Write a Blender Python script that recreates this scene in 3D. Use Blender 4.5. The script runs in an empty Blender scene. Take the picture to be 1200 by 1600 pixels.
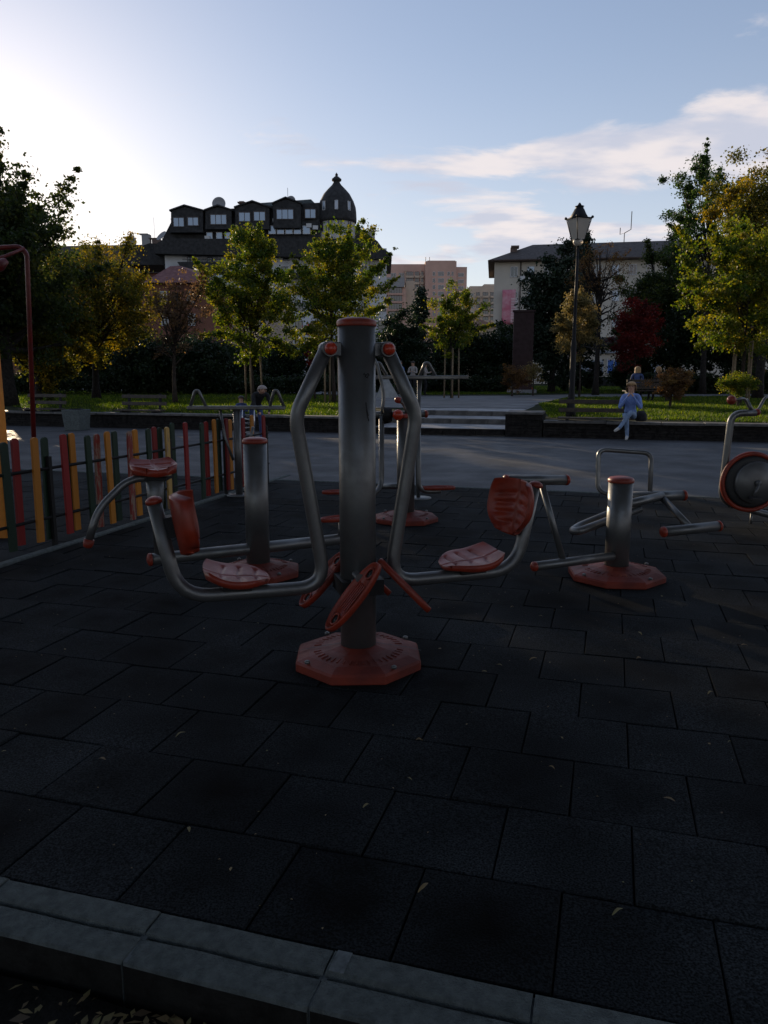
import bpy, bmesh, math, random
import numpy as np
from mathutils import Vector, Matrix

# ------------------------------------------------------------------ camera, world, sun, exposure
sc = bpy.context.scene
col = sc.collection
F, CX, CY, EYE = 1200.0, 600.0, 800.0, 1.5
PITCH = math.atan(215 / 1200.0)
cam_d = bpy.data.cameras.new('camera'); cam = bpy.data.objects.new('camera', cam_d); col.objects.link(cam)
cam.location = (0, 0, EYE); cam.rotation_euler = (math.pi / 2 - PITCH, 0, 0)
cam_d.sensor_fit = 'VERTICAL'; cam_d.sensor_height = 36.0; cam_d.sensor_width = 27.0; cam_d.lens = 27.0
cam_d.clip_start = 0.05; cam_d.clip_end = 3000
sc.camera = cam

SUN_AZ = math.radians(-28.0)      # measured from +Y towards +X
SUN_EL = math.radians(11.4)
sun_vec = Vector((math.sin(SUN_AZ) * math.cos(SUN_EL), math.cos(SUN_AZ) * math.cos(SUN_EL), math.sin(SUN_EL)))
world = bpy.data.worlds.new('World'); sc.world = world; world.use_nodes = True
wn, wl = world.node_tree.nodes, world.node_tree.links
wn.clear()
def W(t, **kw):
    n = wn.new(t)
    for k, v in kw.items(): setattr(n, k, v)
    return n
def wmath(op, a, b=None, clamp=False):
    n = W('ShaderNodeMath', operation=op); n.use_clamp = clamp
    for i, x in enumerate((a, b)):
        if x is None: continue
        if isinstance(x, (int, float)): n.inputs[i].default_value = x
        else: wl.new(x, n.inputs[i])
    return n.outputs[0]
def wrange(x, a, b, c=0.0, d=1.0, smooth=True):
    n = W('ShaderNodeMapRange'); n.interpolation_type = 'SMOOTHSTEP' if smooth else 'LINEAR'
    wl.new(x, n.inputs[0]); n.inputs[1].default_value = a; n.inputs[2].default_value = b
    n.inputs[3].default_value = c; n.inputs[4].default_value = d
    return n.outputs[0]
sky = W('ShaderNodeTexSky', sky_type='NISHITA'); sky.sun_disc = False
sky.sun_elevation = SUN_EL; sky.sun_rotation = SUN_AZ
sky.air_density = 1.0; sky.dust_density = 0.6; sky.ozone_density = 1.4; sky.altitude = 550
tc = W('ShaderNodeTexCoord')
sep = W('ShaderNodeSeparateXYZ'); wl.new(tc.outputs['Generated'], sep.inputs[0])
dx, dy, dz = sep.outputs
zc = wmath('MAXIMUM', dz, 0.0)
den = wmath('ADD', zc, 0.12)
comb = W('ShaderNodeCombineXYZ')
wl.new(wmath('DIVIDE', dx, den), comb.inputs[0]); wl.new(wmath('DIVIDE', dy, den), comb.inputs[1])
comb.inputs[2].default_value = 3.7
mp = W('ShaderNodeMapping'); wl.new(comb.outputs[0], mp.inputs[0]); mp.inputs['Scale'].default_value = (1.5, 2.2, 1)
mp.inputs['Location'].default_value = (31.0, -5.0, 0)
nz = W('ShaderNodeTexNoise'); nz.inputs['Scale'].default_value = 1.0; nz.inputs['Detail'].default_value = 12; nz.inputs['Roughness'].default_value = 0.56
nz.inputs['Distortion'].default_value = 0.25
wl.new(mp.outputs[0], nz.inputs['Vector'])
az = wmath('ARCTAN2', dx, dy)
# the cloud bank lies low over the right half of the view and goes on round the horizon behind it
m_az = wrange(az, -0.10, 0.22)
m_el = wrange(dz, 0.345, 0.20)
bank = wmath('MULTIPLY', m_az, m_el)
thr = wmath('SUBTRACT', nz.outputs['Fac'], wmath('MULTIPLY', wmath('SUBTRACT', 1.0, bank), 0.20))
dens = wrange(thr, 0.405, 0.525)
dens = wmath('MULTIPLY', dens, 0.85)
nz2 = W('ShaderNodeTexNoise'); nz2.inputs['Scale'].default_value = 2.1; nz2.inputs['Detail'].default_value = 6
wl.new(mp.outputs[0], nz2.inputs['Vector'])
ccol = W('ShaderNodeMixRGB'); ccol.inputs[1].default_value = (4.1, 4.2, 4.9, 1); ccol.inputs[2].default_value = (6.2, 5.6, 5.5, 1)
wl.new(wrange(nz2.outputs['Fac'], 0.38, 0.62), ccol.inputs[0])
tintn = W('ShaderNodeMixRGB', blend_type='MULTIPLY'); tintn.inputs[0].default_value = 1; wl.new(sky.outputs[0], tintn.inputs[1]); tintn.inputs[2].default_value = (1.02, 0.975, 1.02, 1)
# thin high haze over the whole sky, thicker towards the horizon
vcol = W('ShaderNodeMixRGB'); vcol.inputs[1].default_value = (2.9, 3.35, 4.45, 1); vcol.inputs[2].default_value = (5.1, 5.15, 5.5, 1); low = wrange(dz, 0.42, 0.02); wl.new(low, vcol.inputs[0])
veil = W('ShaderNodeMixRGB'); wl.new(wmath('MULTIPLY_ADD', low, 0.34), veil.inputs[0]); wl.new(tintn.outputs[0], veil.inputs[1]); wl.new(vcol.outputs[0], veil.inputs[2])
veil.inputs[0].links[0].from_node.inputs[2].default_value = 0.33
cm = W('ShaderNodeMixRGB'); wl.new(dens, cm.inputs[0]); wl.new(veil.outputs[0], cm.inputs[1]); wl.new(ccol.outputs[0], cm.inputs[2])
bg = W('ShaderNodeBackground'); bg.inputs[1].default_value = 0.15
wl.new(cm.outputs[0], bg.inputs[0])
wo = W('ShaderNodeOutputWorld'); wl.new(bg.outputs[0], wo.inputs[0])

sd = bpy.data.lights.new('sun', 'SUN'); sd.energy = 5.0; sd.angle = math.radians(0.5); sd.color = (1.0, 0.78, 0.52)
so = bpy.data.objects.new('sun', sd); col.objects.link(so)
so.rotation_euler = (-sun_vec).to_track_quat('-Z', 'Y').to_euler()
so.location = (-20, 40, 30)
sc.view_settings.view_transform = 'Standard'; sc.view_settings.look = 'None'
sc.view_settings.gamma = 1.0; sc.view_settings.exposure = 0.0; sc.view_settings.use_curve_mapping = False
sc.cycles.max_bounces = 5; sc.cycles.transparent_max_bounces = 8
sc.cycles.diffuse_bounces = 3; sc.cycles.glossy_bounces = 3; sc.cycles.transmission_bounces = 4

# ------------------------------------------------------------------ measuring helpers (pixel of the photograph -> point of the place)
def ray(px, py):
    a = (px - CX) / F; b = -(py - CY) / F
    return a, math.cos(PITCH) + b * math.sin(PITCH), -math.sin(PITCH) + b * math.cos(PITCH)
def gz(px, py, z=0.0):
    d = ray(px, py); t = (z - EYE) / d[2]; return Vector((d[0] * t, d[1] * t, z))
def gy(px, py, Y):
    d = ray(px, py); t = Y / d[1]; return Vector((d[0] * t, Y, EYE + d[2] * t))
GA = math.radians(16.2)
U2 = Vector((math.sin(GA), math.cos(GA), 0)); V2 = Vector((math.cos(GA), -math.sin(GA), 0))
def uv(u, v, z=0.0): return U2 * u + V2 * v + Vector((0, 0, z))
RN = random.Random(7)

# ------------------------------------------------------------------ mesh helpers
def link(o, parent=None):
    col.objects.link(o)
    if parent is not None: o.parent = parent
    return o
def props(o, label=None, cat=None, group=None, kind=None):
    if label: o['label'] = label
    if cat: o['category'] = cat
    if group: o['group'] = group
    if kind: o['kind'] = kind
    return o
def empty(name, loc, label, cat, group=None, rz=0.0):
    o = bpy.data.objects.new(name, None); o.location = loc; o.rotation_euler = (0, 0, rz); o.empty_display_size = 0.2
    link(o); return props(o, label, cat, group)
def fillet(pts, r, n=5):
    pts = [Vector(p) for p in pts]; out = [pts[0]]
    for i in range(1, len(pts) - 1):
        a, b, c = pts[i - 1], pts[i], pts[i + 1]; ri = r[i - 1] if isinstance(r, (list, tuple)) else r
        d1 = (a - b); d2 = (c - b); l = min(ri, d1.length * .45, d2.length * .45)
        p, q = b + d1.normalized() * l, b + d2.normalized() * l
        for k in range(n + 1):
            t = k / n; out.append(p * (1 - t) ** 2 + b * 2 * t * (1 - t) + q * t * t)
    out.append(pts[-1]); return out
class MB:
    def __init__(s): s.v = []; s.f = []; s.m = []; s.sm = []
    def add(s, vs, fs, m=0, smooth=False):
        o = len(s.v); s.v += [tuple(x) for x in vs]
        for f in fs: s.f.append([i + o for i in f]); s.m.append(m); s.sm.append(smooth)
        return s
    def box(s, x0, x1, y0, y1, z0, z1, m=0, M=None):
        vs = [Vector(p) for p in ((x0, y0, z0), (x1, y0, z0), (x1, y1, z0), (x0, y1, z0), (x0, y0, z1), (x1, y0, z1), (x1, y1, z1), (x0, y1, z1))]
        if M is not None: vs = [M @ p for p in vs]
        return s.add(vs, [(0, 3, 2, 1), (4, 5, 6, 7), (0, 1, 5, 4), (1, 2, 6, 5), (2, 3, 7, 6), (3, 0, 4, 7)], m)
    def cbox(s, c, h, b=0.01, m=0, M=None):          # box with a chamfered top
        x, y, z = c; a, d, e = h
        vs = []
        for (zz, k) in ((z - e, 0), (z + e - b, 0), (z + e, b)):
            vs += [(x - a + k, y - d + k, zz), (x + a - k, y - d + k, zz), (x + a - k, y + d - k, zz), (x - a + k, y + d - k, zz)]
        vs = [Vector(p) for p in vs]
        if M is not None: vs = [M @ p for p in vs]
        fs = [(0, 3, 2, 1), (8, 9, 10, 11)]
        for l in (0, 4):
            for i in range(4): j = (i + 1) % 4; fs.append((l + i, l + j, l + 4 + j, l + 4 + i))
        return s.add(vs, fs, m)
    def prism(s, poly, lift, m=0):                    # poly: 3-D loop, lift: vector
        n = len(poly); a = [Vector(p) for p in poly]; b = [p + Vector(lift) for p in a]
        fs = [tuple(range(n))[::-1], tuple(range(n, 2 * n))] + [(i, (i + 1) % n, n + (i + 1) % n, n + i) for i in range(n)]
        return s.add(a + b, fs, m)
    def tube(s, pts, r, n=12, m=0, cap=True):
        pts = [Vector(p) for p in pts]; k = len(pts)
        rr = r if isinstance(r, (list, tuple)) else [r] * k
        t0 = (pts[1] - pts[0]).normalized(); up = Vector((0, 0, 1)) if abs(t0.z) < .9 else Vector((1, 0, 0))
        nx = t0.cross(up).normalized(); vs = []
        for i in range(k):
            t = (pts[min(i + 1, k - 1)] - pts[max(i - 1, 0)]).normalized()
            nx = (nx - t * nx.dot(t)).normalized(); ny = t.cross(nx)
            for j in range(n):
                a = 2 * math.pi * j / n; vs.append(pts[i] + (nx * math.cos(a) + ny * math.sin(a)) * rr[i])
        fs = [(i * n + j, i * n + (j + 1) % n, (i + 1) * n + (j + 1) % n, (i + 1) * n + j) for i in range(k - 1) for j in range(n)]
        s.add(vs, fs, m, True)
        if cap:
            o = len(s.v) - k * n
            s.f.append([o + j for j in range(n)][::-1]); s.m.append(m); s.sm.append(False)
            s.f.append([o + (k - 1) * n + j for j in range(n)]); s.m.append(m); s.sm.append(False)
        return s
    def lathe(s, prof, n=24, m=0, c=(0, 0, 0), phase=0.0, smooth=True, M=None):
        vs = []; c = Vector(c)
        for (r, z) in prof:
            for j in range(n):
                a = 2 * math.pi * j / n + phase; vs.append(Vector((r * math.cos(a), r * math.sin(a), z)))
        vs = [(M @ p if M is not None else p) + c for p in vs]
        k = len(prof)
        fs = [(i * n + j, i * n + (j + 1) % n, (i + 1) * n + (j + 1) % n, (i + 1) * n + j) for i in range(k - 1) for j in range(n)]
        fs += [tuple(range(n))[::-1], tuple((k - 1) * n + j for j in range(n))]
        return s.add(vs, fs, m, smooth)
    def ball(s, c, r, n=14, m=0, sc3=(1, 1, 1)):
        prof = [(math.sin(math.pi * i / 8) * r + 1e-5, -math.cos(math.pi * i / 8) * r) for i in range(9)]
        M = Matrix.Diagonal((*sc3, 1)); return s.lathe(prof, n, m, c, M=M)
    def mesh(s, name, mats):
        me = bpy.data.meshes.new(name); me.from_pydata(s.v, [], s.f)
        for mt in (mats if isinstance(mats, (list, tuple)) else [mats]): me.materials.append(mt)
        me.polygons.foreach_set('material_index', s.m); me.polygons.foreach_set('use_smooth', s.sm)
        me.update(); return me
    def build(s, name, mats, parent=None, bevel=0, loc=None):
        o = bpy.data.objects.new(name, s.mesh(name, mats)); link(o, parent)
        if loc is not None: o.location = loc
        if bevel:
            b = o.modifiers.new('bevel', 'BEVEL'); b.width = bevel; b.segments = 2; b.limit_method = 'ANGLE'; b.angle_limit = math.radians(40)
        return o
def bulk(name, V, Q, mat, parent=None, tint=None, tri=False):
    me = bpy.data.meshes.new(name); k = 3 if tri else 4
    V = np.asarray(V, np.float32); Q = np.asarray(Q, np.int32)
    me.vertices.add(len(V)); me.vertices.foreach_set('co', V.ravel())
    me.loops.add(Q.size); me.loops.foreach_set('vertex_index', Q.ravel())
    me.polygons.add(len(Q)); me.polygons.foreach_set('loop_start', np.arange(0, Q.size, k, dtype=np.int32))
    me.polygons.foreach_set('loop_total', np.full(len(Q), k, np.int32))
    if tint is not None:
        a = me.attributes.new('tint', 'FLOAT', 'FACE'); a.data.foreach_set('value', np.asarray(tint, np.float32))
    me.materials.append(mat); me.update(calc_edges=True)
    o = bpy.data.objects.new(name, me); return link(o, parent)

# ------------------------------------------------------------------ materials
def mat(name, base, rough=0.7, metal=0.0, spec=0.5, var=0.0, vscale=6.0, var_col=None, bump=0.0, bscale=40.0, rand=0.0, detail=5, coord='Object', trans=0.0):
    m = bpy.data.materials.new(name); m.use_nodes = True; nt = m.node_tree; N, L = nt.nodes, nt.links
    b = N['Principled BSDF']; b.inputs['Roughness'].default_value = rough; b.inputs['Metallic'].default_value = metal
    b.inputs['Specular IOR Level'].default_value = spec; b.inputs['Base Color'].default_value = (*base, 1)
    t = N.new('ShaderNodeTexCoord'); src = t.outputs[coord]
    if coord == 'World':
        src = None
    cur = None
    if var > 0:
        n = N.new('ShaderNodeTexNoise'); n.inputs['Scale'].default_value = vscale; n.inputs['Detail'].default_value = detail; n.inputs['Roughness'].default_value = .6
        L.new(src, n.inputs['Vector'])
        r = N.new('ShaderNodeMapRange'); L.new(n.outputs['Fac'], r.inputs[0]); r.inputs[1].default_value = .38; r.inputs[2].default_value = .64
        x = N.new('ShaderNodeMixRGB'); x.inputs[1].default_value = (*base, 1)
        x.inputs[2].default_value = (*(var_col or tuple(c * (1 - var) for c in base)), 1)
        L.new(r.outputs[0], x.inputs[0]); cur = x.outputs[0]
        rr = N.new('ShaderNodeMapRange'); L.new(n.outputs['Fac'], rr.inputs[0]); rr.inputs[1].default_value = .3; rr.inputs[2].default_value = .7
        rr.inputs[3].default_value = max(0.02, rough - .12); rr.inputs[4].default_value = min(1, rough + .12); L.new(rr.outputs[0], b.inputs['Roughness'])
    if rand > 0:
        oi = N.new('ShaderNodeObjectInfo'); r = N.new('ShaderNodeMapRange'); L.new(oi.outputs['Random'], r.inputs[0])
        r.inputs[3].default_value = 1 - rand; r.inputs[4].default_value = 1 + rand
        h = N.new('ShaderNodeHueSaturation'); L.new(r.outputs[0], h.inputs['Value'])
        if cur is not None: L.new(cur, h.inputs['Color'])
        else: h.inputs['Color'].default_value = (*base, 1)
        cur = h.outputs[0]
    if cur is not None: L.new(cur, b.inputs['Base Color'])
    if bump > 0:
        n = N.new('ShaderNodeTexNoise'); n.inputs['Scale'].default_value = bscale; n.inputs['Detail'].default_value = 4; L.new(src, n.inputs['Vector'])
        bp = N.new('ShaderNodeBump'); bp.inputs['Strength'].default_value = bump; bp.inputs['Distance'].default_value = .01
        L.new(n.outputs['Fac'], bp.inputs['Height']); L.new(bp.outputs[0], b.inputs['Normal'])
    if trans: b.inputs['Transmission Weight'].default_value = trans
    return m
def leafmat(name, stops, trans=0.45, rough=0.55):
    m = bpy.data.materials.new(name); m.use_nodes = True; nt = m.node_tree; N, L = nt.nodes, nt.links; N.clear()
    a = N.new('ShaderNodeAttribute'); a.attribute_name = 'tint'
    cr = N.new('ShaderNodeValToRGB'); L.new(a.outputs['Fac'], cr.inputs[0])
    e = cr.color_ramp.elements; e[0].position = 0; e[0].color = (*stops[0], 1); e[1].position = 1; e[1].color = (*stops[-1], 1)
    for i, s_ in enumerate(stops[1:-1]): q = cr.color_ramp.elements.new((i + 1) / (len(stops) - 1)); q.color = (*s_, 1)
    d = N.new('ShaderNodeBsdfPrincipled'); d.inputs['Roughness'].default_value = rough; d.inputs['Specular IOR Level'].default_value = .3; L.new(cr.outputs[0], d.inputs['Base Color'])
    t = N.new('ShaderNodeBsdfTranslucent'); h = N.new('ShaderNodeHueSaturation'); h.inputs['Hue'].default_value = .50; h.inputs['Saturation'].default_value = 1.1; h.inputs['Value'].default_value = 2.4
    L.new(cr.outputs[0], h.inputs['Color']); L.new(h.outputs[0], t.inputs['Color'])
    x = N.new('ShaderNodeMixShader'); x.inputs[0].default_value = trans; L.new(d.outputs[0], x.inputs[1]); L.new(t.outputs[0], x.inputs[2])
    o = N.new('ShaderNodeOutputMaterial'); L.new(x.outputs[0], o.inputs[0]); return m
def tilemat():
    m = bpy.data.materials.new('rubber_tile'); m.use_nodes = True; nt = m.node_tree; N, L = nt.nodes, nt.links; b = N['Principled BSDF']
    b.inputs['Specular IOR Level'].default_value = .07
    g = N.new('ShaderNodeNewGeometry'); t = N.new('ShaderNodeTexCoord'); oi = N.new('ShaderNodeObjectInfo')
    n1 = N.new('ShaderNodeTexNoise'); n1.inputs['Scale'].default_value = 150; n1.inputs['Detail'].default_value = 2; L.new(g.outputs['Position'], n1.inputs[0])
    r1 = N.new('ShaderNodeMapRange'); L.new(n1.outputs[0], r1.inputs[0]); r1.inputs[1].default_value = .38; r1.inputs[2].default_value = .72; r1.inputs[3].default_value = .35; r1.inputs[4].default_value = 2.3
    n2 = N.new('ShaderNodeTexNoise'); n2.inputs['Scale'].default_value = 1.3; n2.inputs['Detail'].default_value = 5; L.new(g.outputs['Position'], n2.inputs[0])
    r2 = N.new('ShaderNodeMapRange'); L.new(n2.outputs[0], r2.inputs[0]); r2.inputs[1].default_value = .32; r2.inputs[2].default_value = .68; r2.inputs[3].default_value = .45; r2.inputs[4].default_value = 1.7
    # grime trodden into the middle of many tiles
    ln = N.new('ShaderNodeVectorMath'); ln.operation = 'LENGTH'; L.new(t.outputs['Object'], ln.inputs[0])
    n3 = N.new('ShaderNodeTexNoise'); n3.inputs['Scale'].default_value = 9; n3.inputs['Detail'].default_value = 4; L.new(g.outputs['Position'], n3.inputs[0])
    ma = N.new('ShaderNodeMath'); ma.operation = 'MULTIPLY_ADD'; L.new(n3.outputs[0], ma.inputs[0]); ma.inputs[1].default_value = .34; L.new(ln.outputs['Value'], ma.inputs[2])
    r3 = N.new('ShaderNodeMapRange'); L.new(ma.outputs[0], r3.inputs[0]); r3.inputs[1].default_value = .17; r3.inputs[2].default_value = .37; r3.inputs[3].default_value = .12; r3.inputs[4].default_value = 1
    mixr = N.new('ShaderNodeMixRGB'); L.new(oi.outputs['Random'], mixr.inputs[0]); L.new(r3.outputs[0], mixr.inputs[1]); mixr.inputs[2].default_value = (1, 1, 1, 1)
    r4 = N.new('ShaderNodeMapRange'); L.new(oi.outputs['Random'], r4.inputs[0]); r4.inputs[3].default_value = .72; r4.inputs[4].default_value = 1.25
    def mul(a, c):
        q = N.new('ShaderNodeMath'); q.operation = 'MULTIPLY'; L.new(a, q.inputs[0]); L.new(c, q.inputs[1]); return q.outputs[0]
    v = mul(mul(mul(r1.outputs[0], r2.outputs[0]), mixr.outputs[0]), r4.outputs[0])
    c = N.new('ShaderNodeVectorMath'); c.operation = 'SCALE'; c.inputs[0].default_value = (.0115, .0135, .0150); L.new(v, c.inputs['Scale'])
    L.new(c.outputs[0], b.inputs['Base Color']); b.inputs['Roughness'].default_value = .85
    bp = N.new('ShaderNodeBump'); bp.inputs['Strength'].default_value = .55; bp.inputs['Distance'].default_value = .004; L.new(n1.outputs[0], bp.inputs['Height']); L.new(bp.outputs[0], b.inputs['Normal'])
    return m
def paintmat(name, base, peel, amount=.62):
    m = mat(name, base, rough=.55, spec=.3, rand=.18); N, L = m.node_tree.nodes, m.node_tree.links; b = N['Principled BSDF']
    t = N.new('ShaderNodeTexCoord'); mp_ = N.new('ShaderNodeMapping'); mp_.inputs['Scale'].default_value = (14, 14, 3); g = N.new('ShaderNodeNewGeometry'); L.new(g.outputs['Position'], mp_.inputs[0])
    n = N.new('ShaderNodeTexNoise'); n.inputs['Scale'].default_value = 1.6; n.inputs['Detail'].default_value = 7; n.inputs['Roughness'].default_value = .7; L.new(mp_.outputs[0], n.inputs[0])
    r = N.new('ShaderNodeMapRange'); L.new(n.outputs[0], r.inputs[0]); r.inputs[1].default_value = amount; r.inputs[2].default_value = amount + .03
    x = N.new('ShaderNodeMixRGB'); src = b.inputs['Base Color'].links[0].from_socket; L.new(src, x.inputs[1]); x.inputs[2].default_value = (*peel, 1); L.new(r.outputs[0], x.inputs[0]); L.new(x.outputs[0], b.inputs['Base Color'])
    bp = N.new('ShaderNodeBump'); bp.inputs['Strength'].default_value = .4; bp.inputs['Distance'].default_value = .003; L.new(n.outputs[0], bp.inputs['Height']); L.new(bp.outputs[0], b.inputs['Normal'])
    return m
M = dict(
    galv=mat('galvanised_steel', (.16, .165, .165), rough=.42, metal=.7, var=.3, vscale=5, bump=.08, bscale=70, var_col=(.12, .12, .12), detail=8),
    red=mat('faded_red_plastic', (.27, .032, .014), rough=.42, spec=.4, var=.4, vscale=7, bump=.06, bscale=90, rand=.08, var_col=(.19, .026, .013)),
    redbase=mat('worn_red_base', (.20, .034, .020), rough=.55, spec=.25, var=.5, vscale=5, bump=.1, bscale=70, var_col=(.11, .022, .016), detail=8),
    orange=mat('orange_red_knob', (.40, .035, .012), rough=.3),
    black=mat('black_rubber', (.012, .012, .013), rough=.6),
    tile=tilemat(), joint=mat('joint_dirt', (.008, .008, .008), rough=1, spec=.1),
    conc=mat('kerb_concrete', (.13, .148, .145), rough=.92, spec=.08, var=.35, vscale=26, bump=1.0, bscale=160, rand=.1, detail=8),
    mortar=mat('kerb_mortar', (.17, .19, .195), rough=.95, spec=.1, var=.5, vscale=25, bump=.4, bscale=100),
    asphalt=mat('plaza_asphalt', (.062, .064, .070), rough=.68, spec=.4, var=.35, vscale=1.1, bump=.35, bscale=160, detail=9),
    stone=mat('dark_slate', (.026, .023, .021), rough=.9, spec=.15, var=.5, vscale=9, bump=.6, bscale=30, var_col=(.010, .009, .009)),
    cope=mat('coping_stone', (.13, .12, .11), rough=.7, var=.5, vscale=4, bump=.3, bscale=40, rand=.2),
    step=mat('step_stone', (.26, .26, .27), rough=.55, var=.4, vscale=2.2, bump=.2, bscale=50, rand=.12),
    path=mat('path_asphalt', (.13, .13, .135), rough=.7, var=.3, vscale=1.0, bump=.2, bscale=80),
    soil=mat('dry_soil', (.016, .0155, .014), rough=.95, var=.5, vscale=14, bump=1, bscale=60, spec=.1),
    turf=mat('turf_soil', (.014, .022, .007), rough=.95, spec=.1, var=.5, vscale=1.4, bump=.8, bscale=30, var_col=(.02, .022, .009)),
    farg=mat('far_ground', (.05, .055, .04), rough=.95, spec=.1, var=.3, vscale=.2),
    bark=mat('bark', (.06, .045, .035), rough=.9, spec=.2, var=.5, vscale=12, bump=.8, bscale=25),
    barkd=mat('dark_bark', (.03, .025, .022), rough=.9, spec=.2, var=.5, vscale=12, bump=.8, bscale=25),
    stake=mat('stake_wood', (.25, .18, .11), rough=.85, var=.3, vscale=12),
    benchw=mat('dark_bench_wood', (.045, .03, .02), rough=.6, var=.4, vscale=20),
    iron=mat('black_iron', (.010, .010, .011), rough=.6, spec=.25),
    lglass=mat('frosted_lamp_glass', (.62, .55, .46), rough=.5, trans=.35),
    slate=mat('dark_roof_slate', (.036, .036, .037), rough=.75, spec=.25, var=.4, vscale=2.5, bump=.5, bscale=8),
    slateg=mat('greenish_roof_slate', (.03, .042, .036), rough=.7, spec=.3, var=.4, vscale=2.5, bump=.5, bscale=8),
    cream=mat('cream_render', (.45, .43, .40), rough=.9, spec=.1, var=.2, vscale=.4),
    white=mat('white_render', (.55, .56, .58), rough=.9, spec=.1, var=.2, vscale=.4),
    yellowr=mat('yellow_render', (.52, .47, .40), rough=.9, spec=.1, var=.15, vscale=.25),
    pinkr=mat('pink_render', (.56, .36, .29), rough=.9, spec=.1, var=.2, vscale=.12),
    beige=mat('beige_render', (.56, .44, .34), rough=.9, spec=.1, var=.2, vscale=.12),
    greyr=mat('grey_render', (.30, .30, .31), rough=.9, spec=.1, var=.2, vscale=.12),
    terra=mat('terracotta_render', (.22, .10, .07), rough=.9, spec=.1, var=.25, vscale=.4),
    rooft=mat('red_roof_tiles', (.16, .045, .04), rough=.75, var=.4, vscale=3, bump=.6, bscale=7),
    roofb=mat('brown_roof_tiles', (.05, .036, .03), rough=.75, var=.4, vscale=3, bump=.6, bscale=7),
    roofo=mat('orange_brown_roof', (.20, .10, .055), rough=.75, var=.4, vscale=3),
    brick=mat('chimney_brick', (.13, .09, .075), rough=.9, var=.4, vscale=5),
    glass=mat('window_glass', (.02, .024, .03), rough=.08, spec=1.0, metal=.0),
    bglass=mat('bright_window_glass', (.20, .24, .30), rough=.12, spec=1.0, metal=.6),
    frame=mat('white_window_frame', (.5, .5, .5), rough=.6),
    dframe=mat('brown_window_frame', (.06, .045, .04), rough=.6),
    dish=mat('dish_grey', (.22, .22, .23), rough=.5),
    banner=mat('pink_banner_cloth', (.5, .12, .18), rough=.8, var=.5, vscale=.8, var_col=(.6, .35, .38)),
    bprint=mat('banner_print', (.7, .6, .6), rough=.8),
    monu=mat('oxblood_panel', (.035, .010, .008), rough=.7, var=.3, vscale=4),
    blue=mat('shop_blue', (.03, .12, .42), rough=.5), pinks=mat('pink_sign', (.6, .05, .12), rough=.5),
    shopg=mat('pale_shopfront', (.25, .28, .34), rough=.5),
    carw=mat('white_car_paint', (.7, .72, .75), rough=.25, spec=.6), tyre=mat('tyre_rubber', (.015, .015, .015), rough=.9),
    canvas=mat('pale_canvas', (.32, .32, .31), rough=.9, var=.2, vscale=5, bump=.2, bscale=20),
    yel_post=mat('orange_yellow_paint', (.75, .26, .02), rough=.5, var=.25, vscale=6),
    redpipe=mat('red_pipe_paint', (.15, .014, .012), rough=.4, var=.4, vscale=9),
    p_red=paintmat('red_paling_paint', (.20, .010, .010), (.14, .08, .06), .70),
    p_redw=paintmat('weathered_red_paling_paint', (.19, .025, .018), (.24, .16, .12), .50),
    p_yel=paintmat('yellow_paling_paint', (.44, .165, .016), (.2, .13, .08), .70),
    p_tan=paintmat('faded_yellow_paling_paint', (.42, .26, .08), (.30, .2, .12), .55),
    p_grn=paintmat('green_paling_paint', (.008, .026, .014), (.07, .06, .04), .72),
    skin=mat('skin', (.50, .29, .2), rough=.6), hair_b=mat('blond_hair', (.42, .25, .11), rough=.6, var=.4, vscale=60), hair_d=mat('dark_hair', (.03, .02, .014), rough=.5),
    hair_g=mat('grey_hair', (.3, .24, .22), rough=.6),
    c_blue=mat('pale_blue_cloth', (.20, .30, .62), rough=.9, var=.3, vscale=12, bump=.4, bscale=14), c_jean=mat('light_blue_trousers', (.20, .28, .42), rough=.9, var=.3, vscale=12, bump=.4, bscale=14),
    c_navy=mat('navy_cloth', (.05, .08, .2), rough=.9, var=.3, vscale=12), c_black=mat('black_cloth', (.015, .015, .018), rough=.9, var=.3, vscale=12),
    c_bright=mat('bright_blue_cloth', (.03, .15, .5), rough=.9), c_pale=mat('pale_cloth', (.4, .36, .34), rough=.9), c_shoe=mat('white_trainer', (.45, .44, .42), rough=.6),
    c_dshoe=mat('dark_shoe', (.02, .02, .02), rough=.6), lip=mat('lip', (.3, .09, .07), rough=.5), eye=mat('eye', (.015, .012, .01), rough=.2),
    flower_r=leafmat('red_flower_petals', [(.5, .03, .01), (.6, .09, .02)], .3), flower_w=leafmat('pale_flower_petals', [(.3, .32, .33), (.5, .5, .5)], .3),
    toyw=mat('white_plush', (.6, .5, .5), rough=1), chrome=mat('chrome_wire', (.6, .6, .62), rough=.25, metal=1),
    litter=leafmat('dry_leaf', [(.08, .055, .03), (.24, .17, .08), (.2, .19, .08)], .3),
    grass=leafmat('grass_blade', [(.007, .016, .003), (.016, .034, .004), (.06, .09, .010), (.19, .20, .022)], .55),
)

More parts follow.
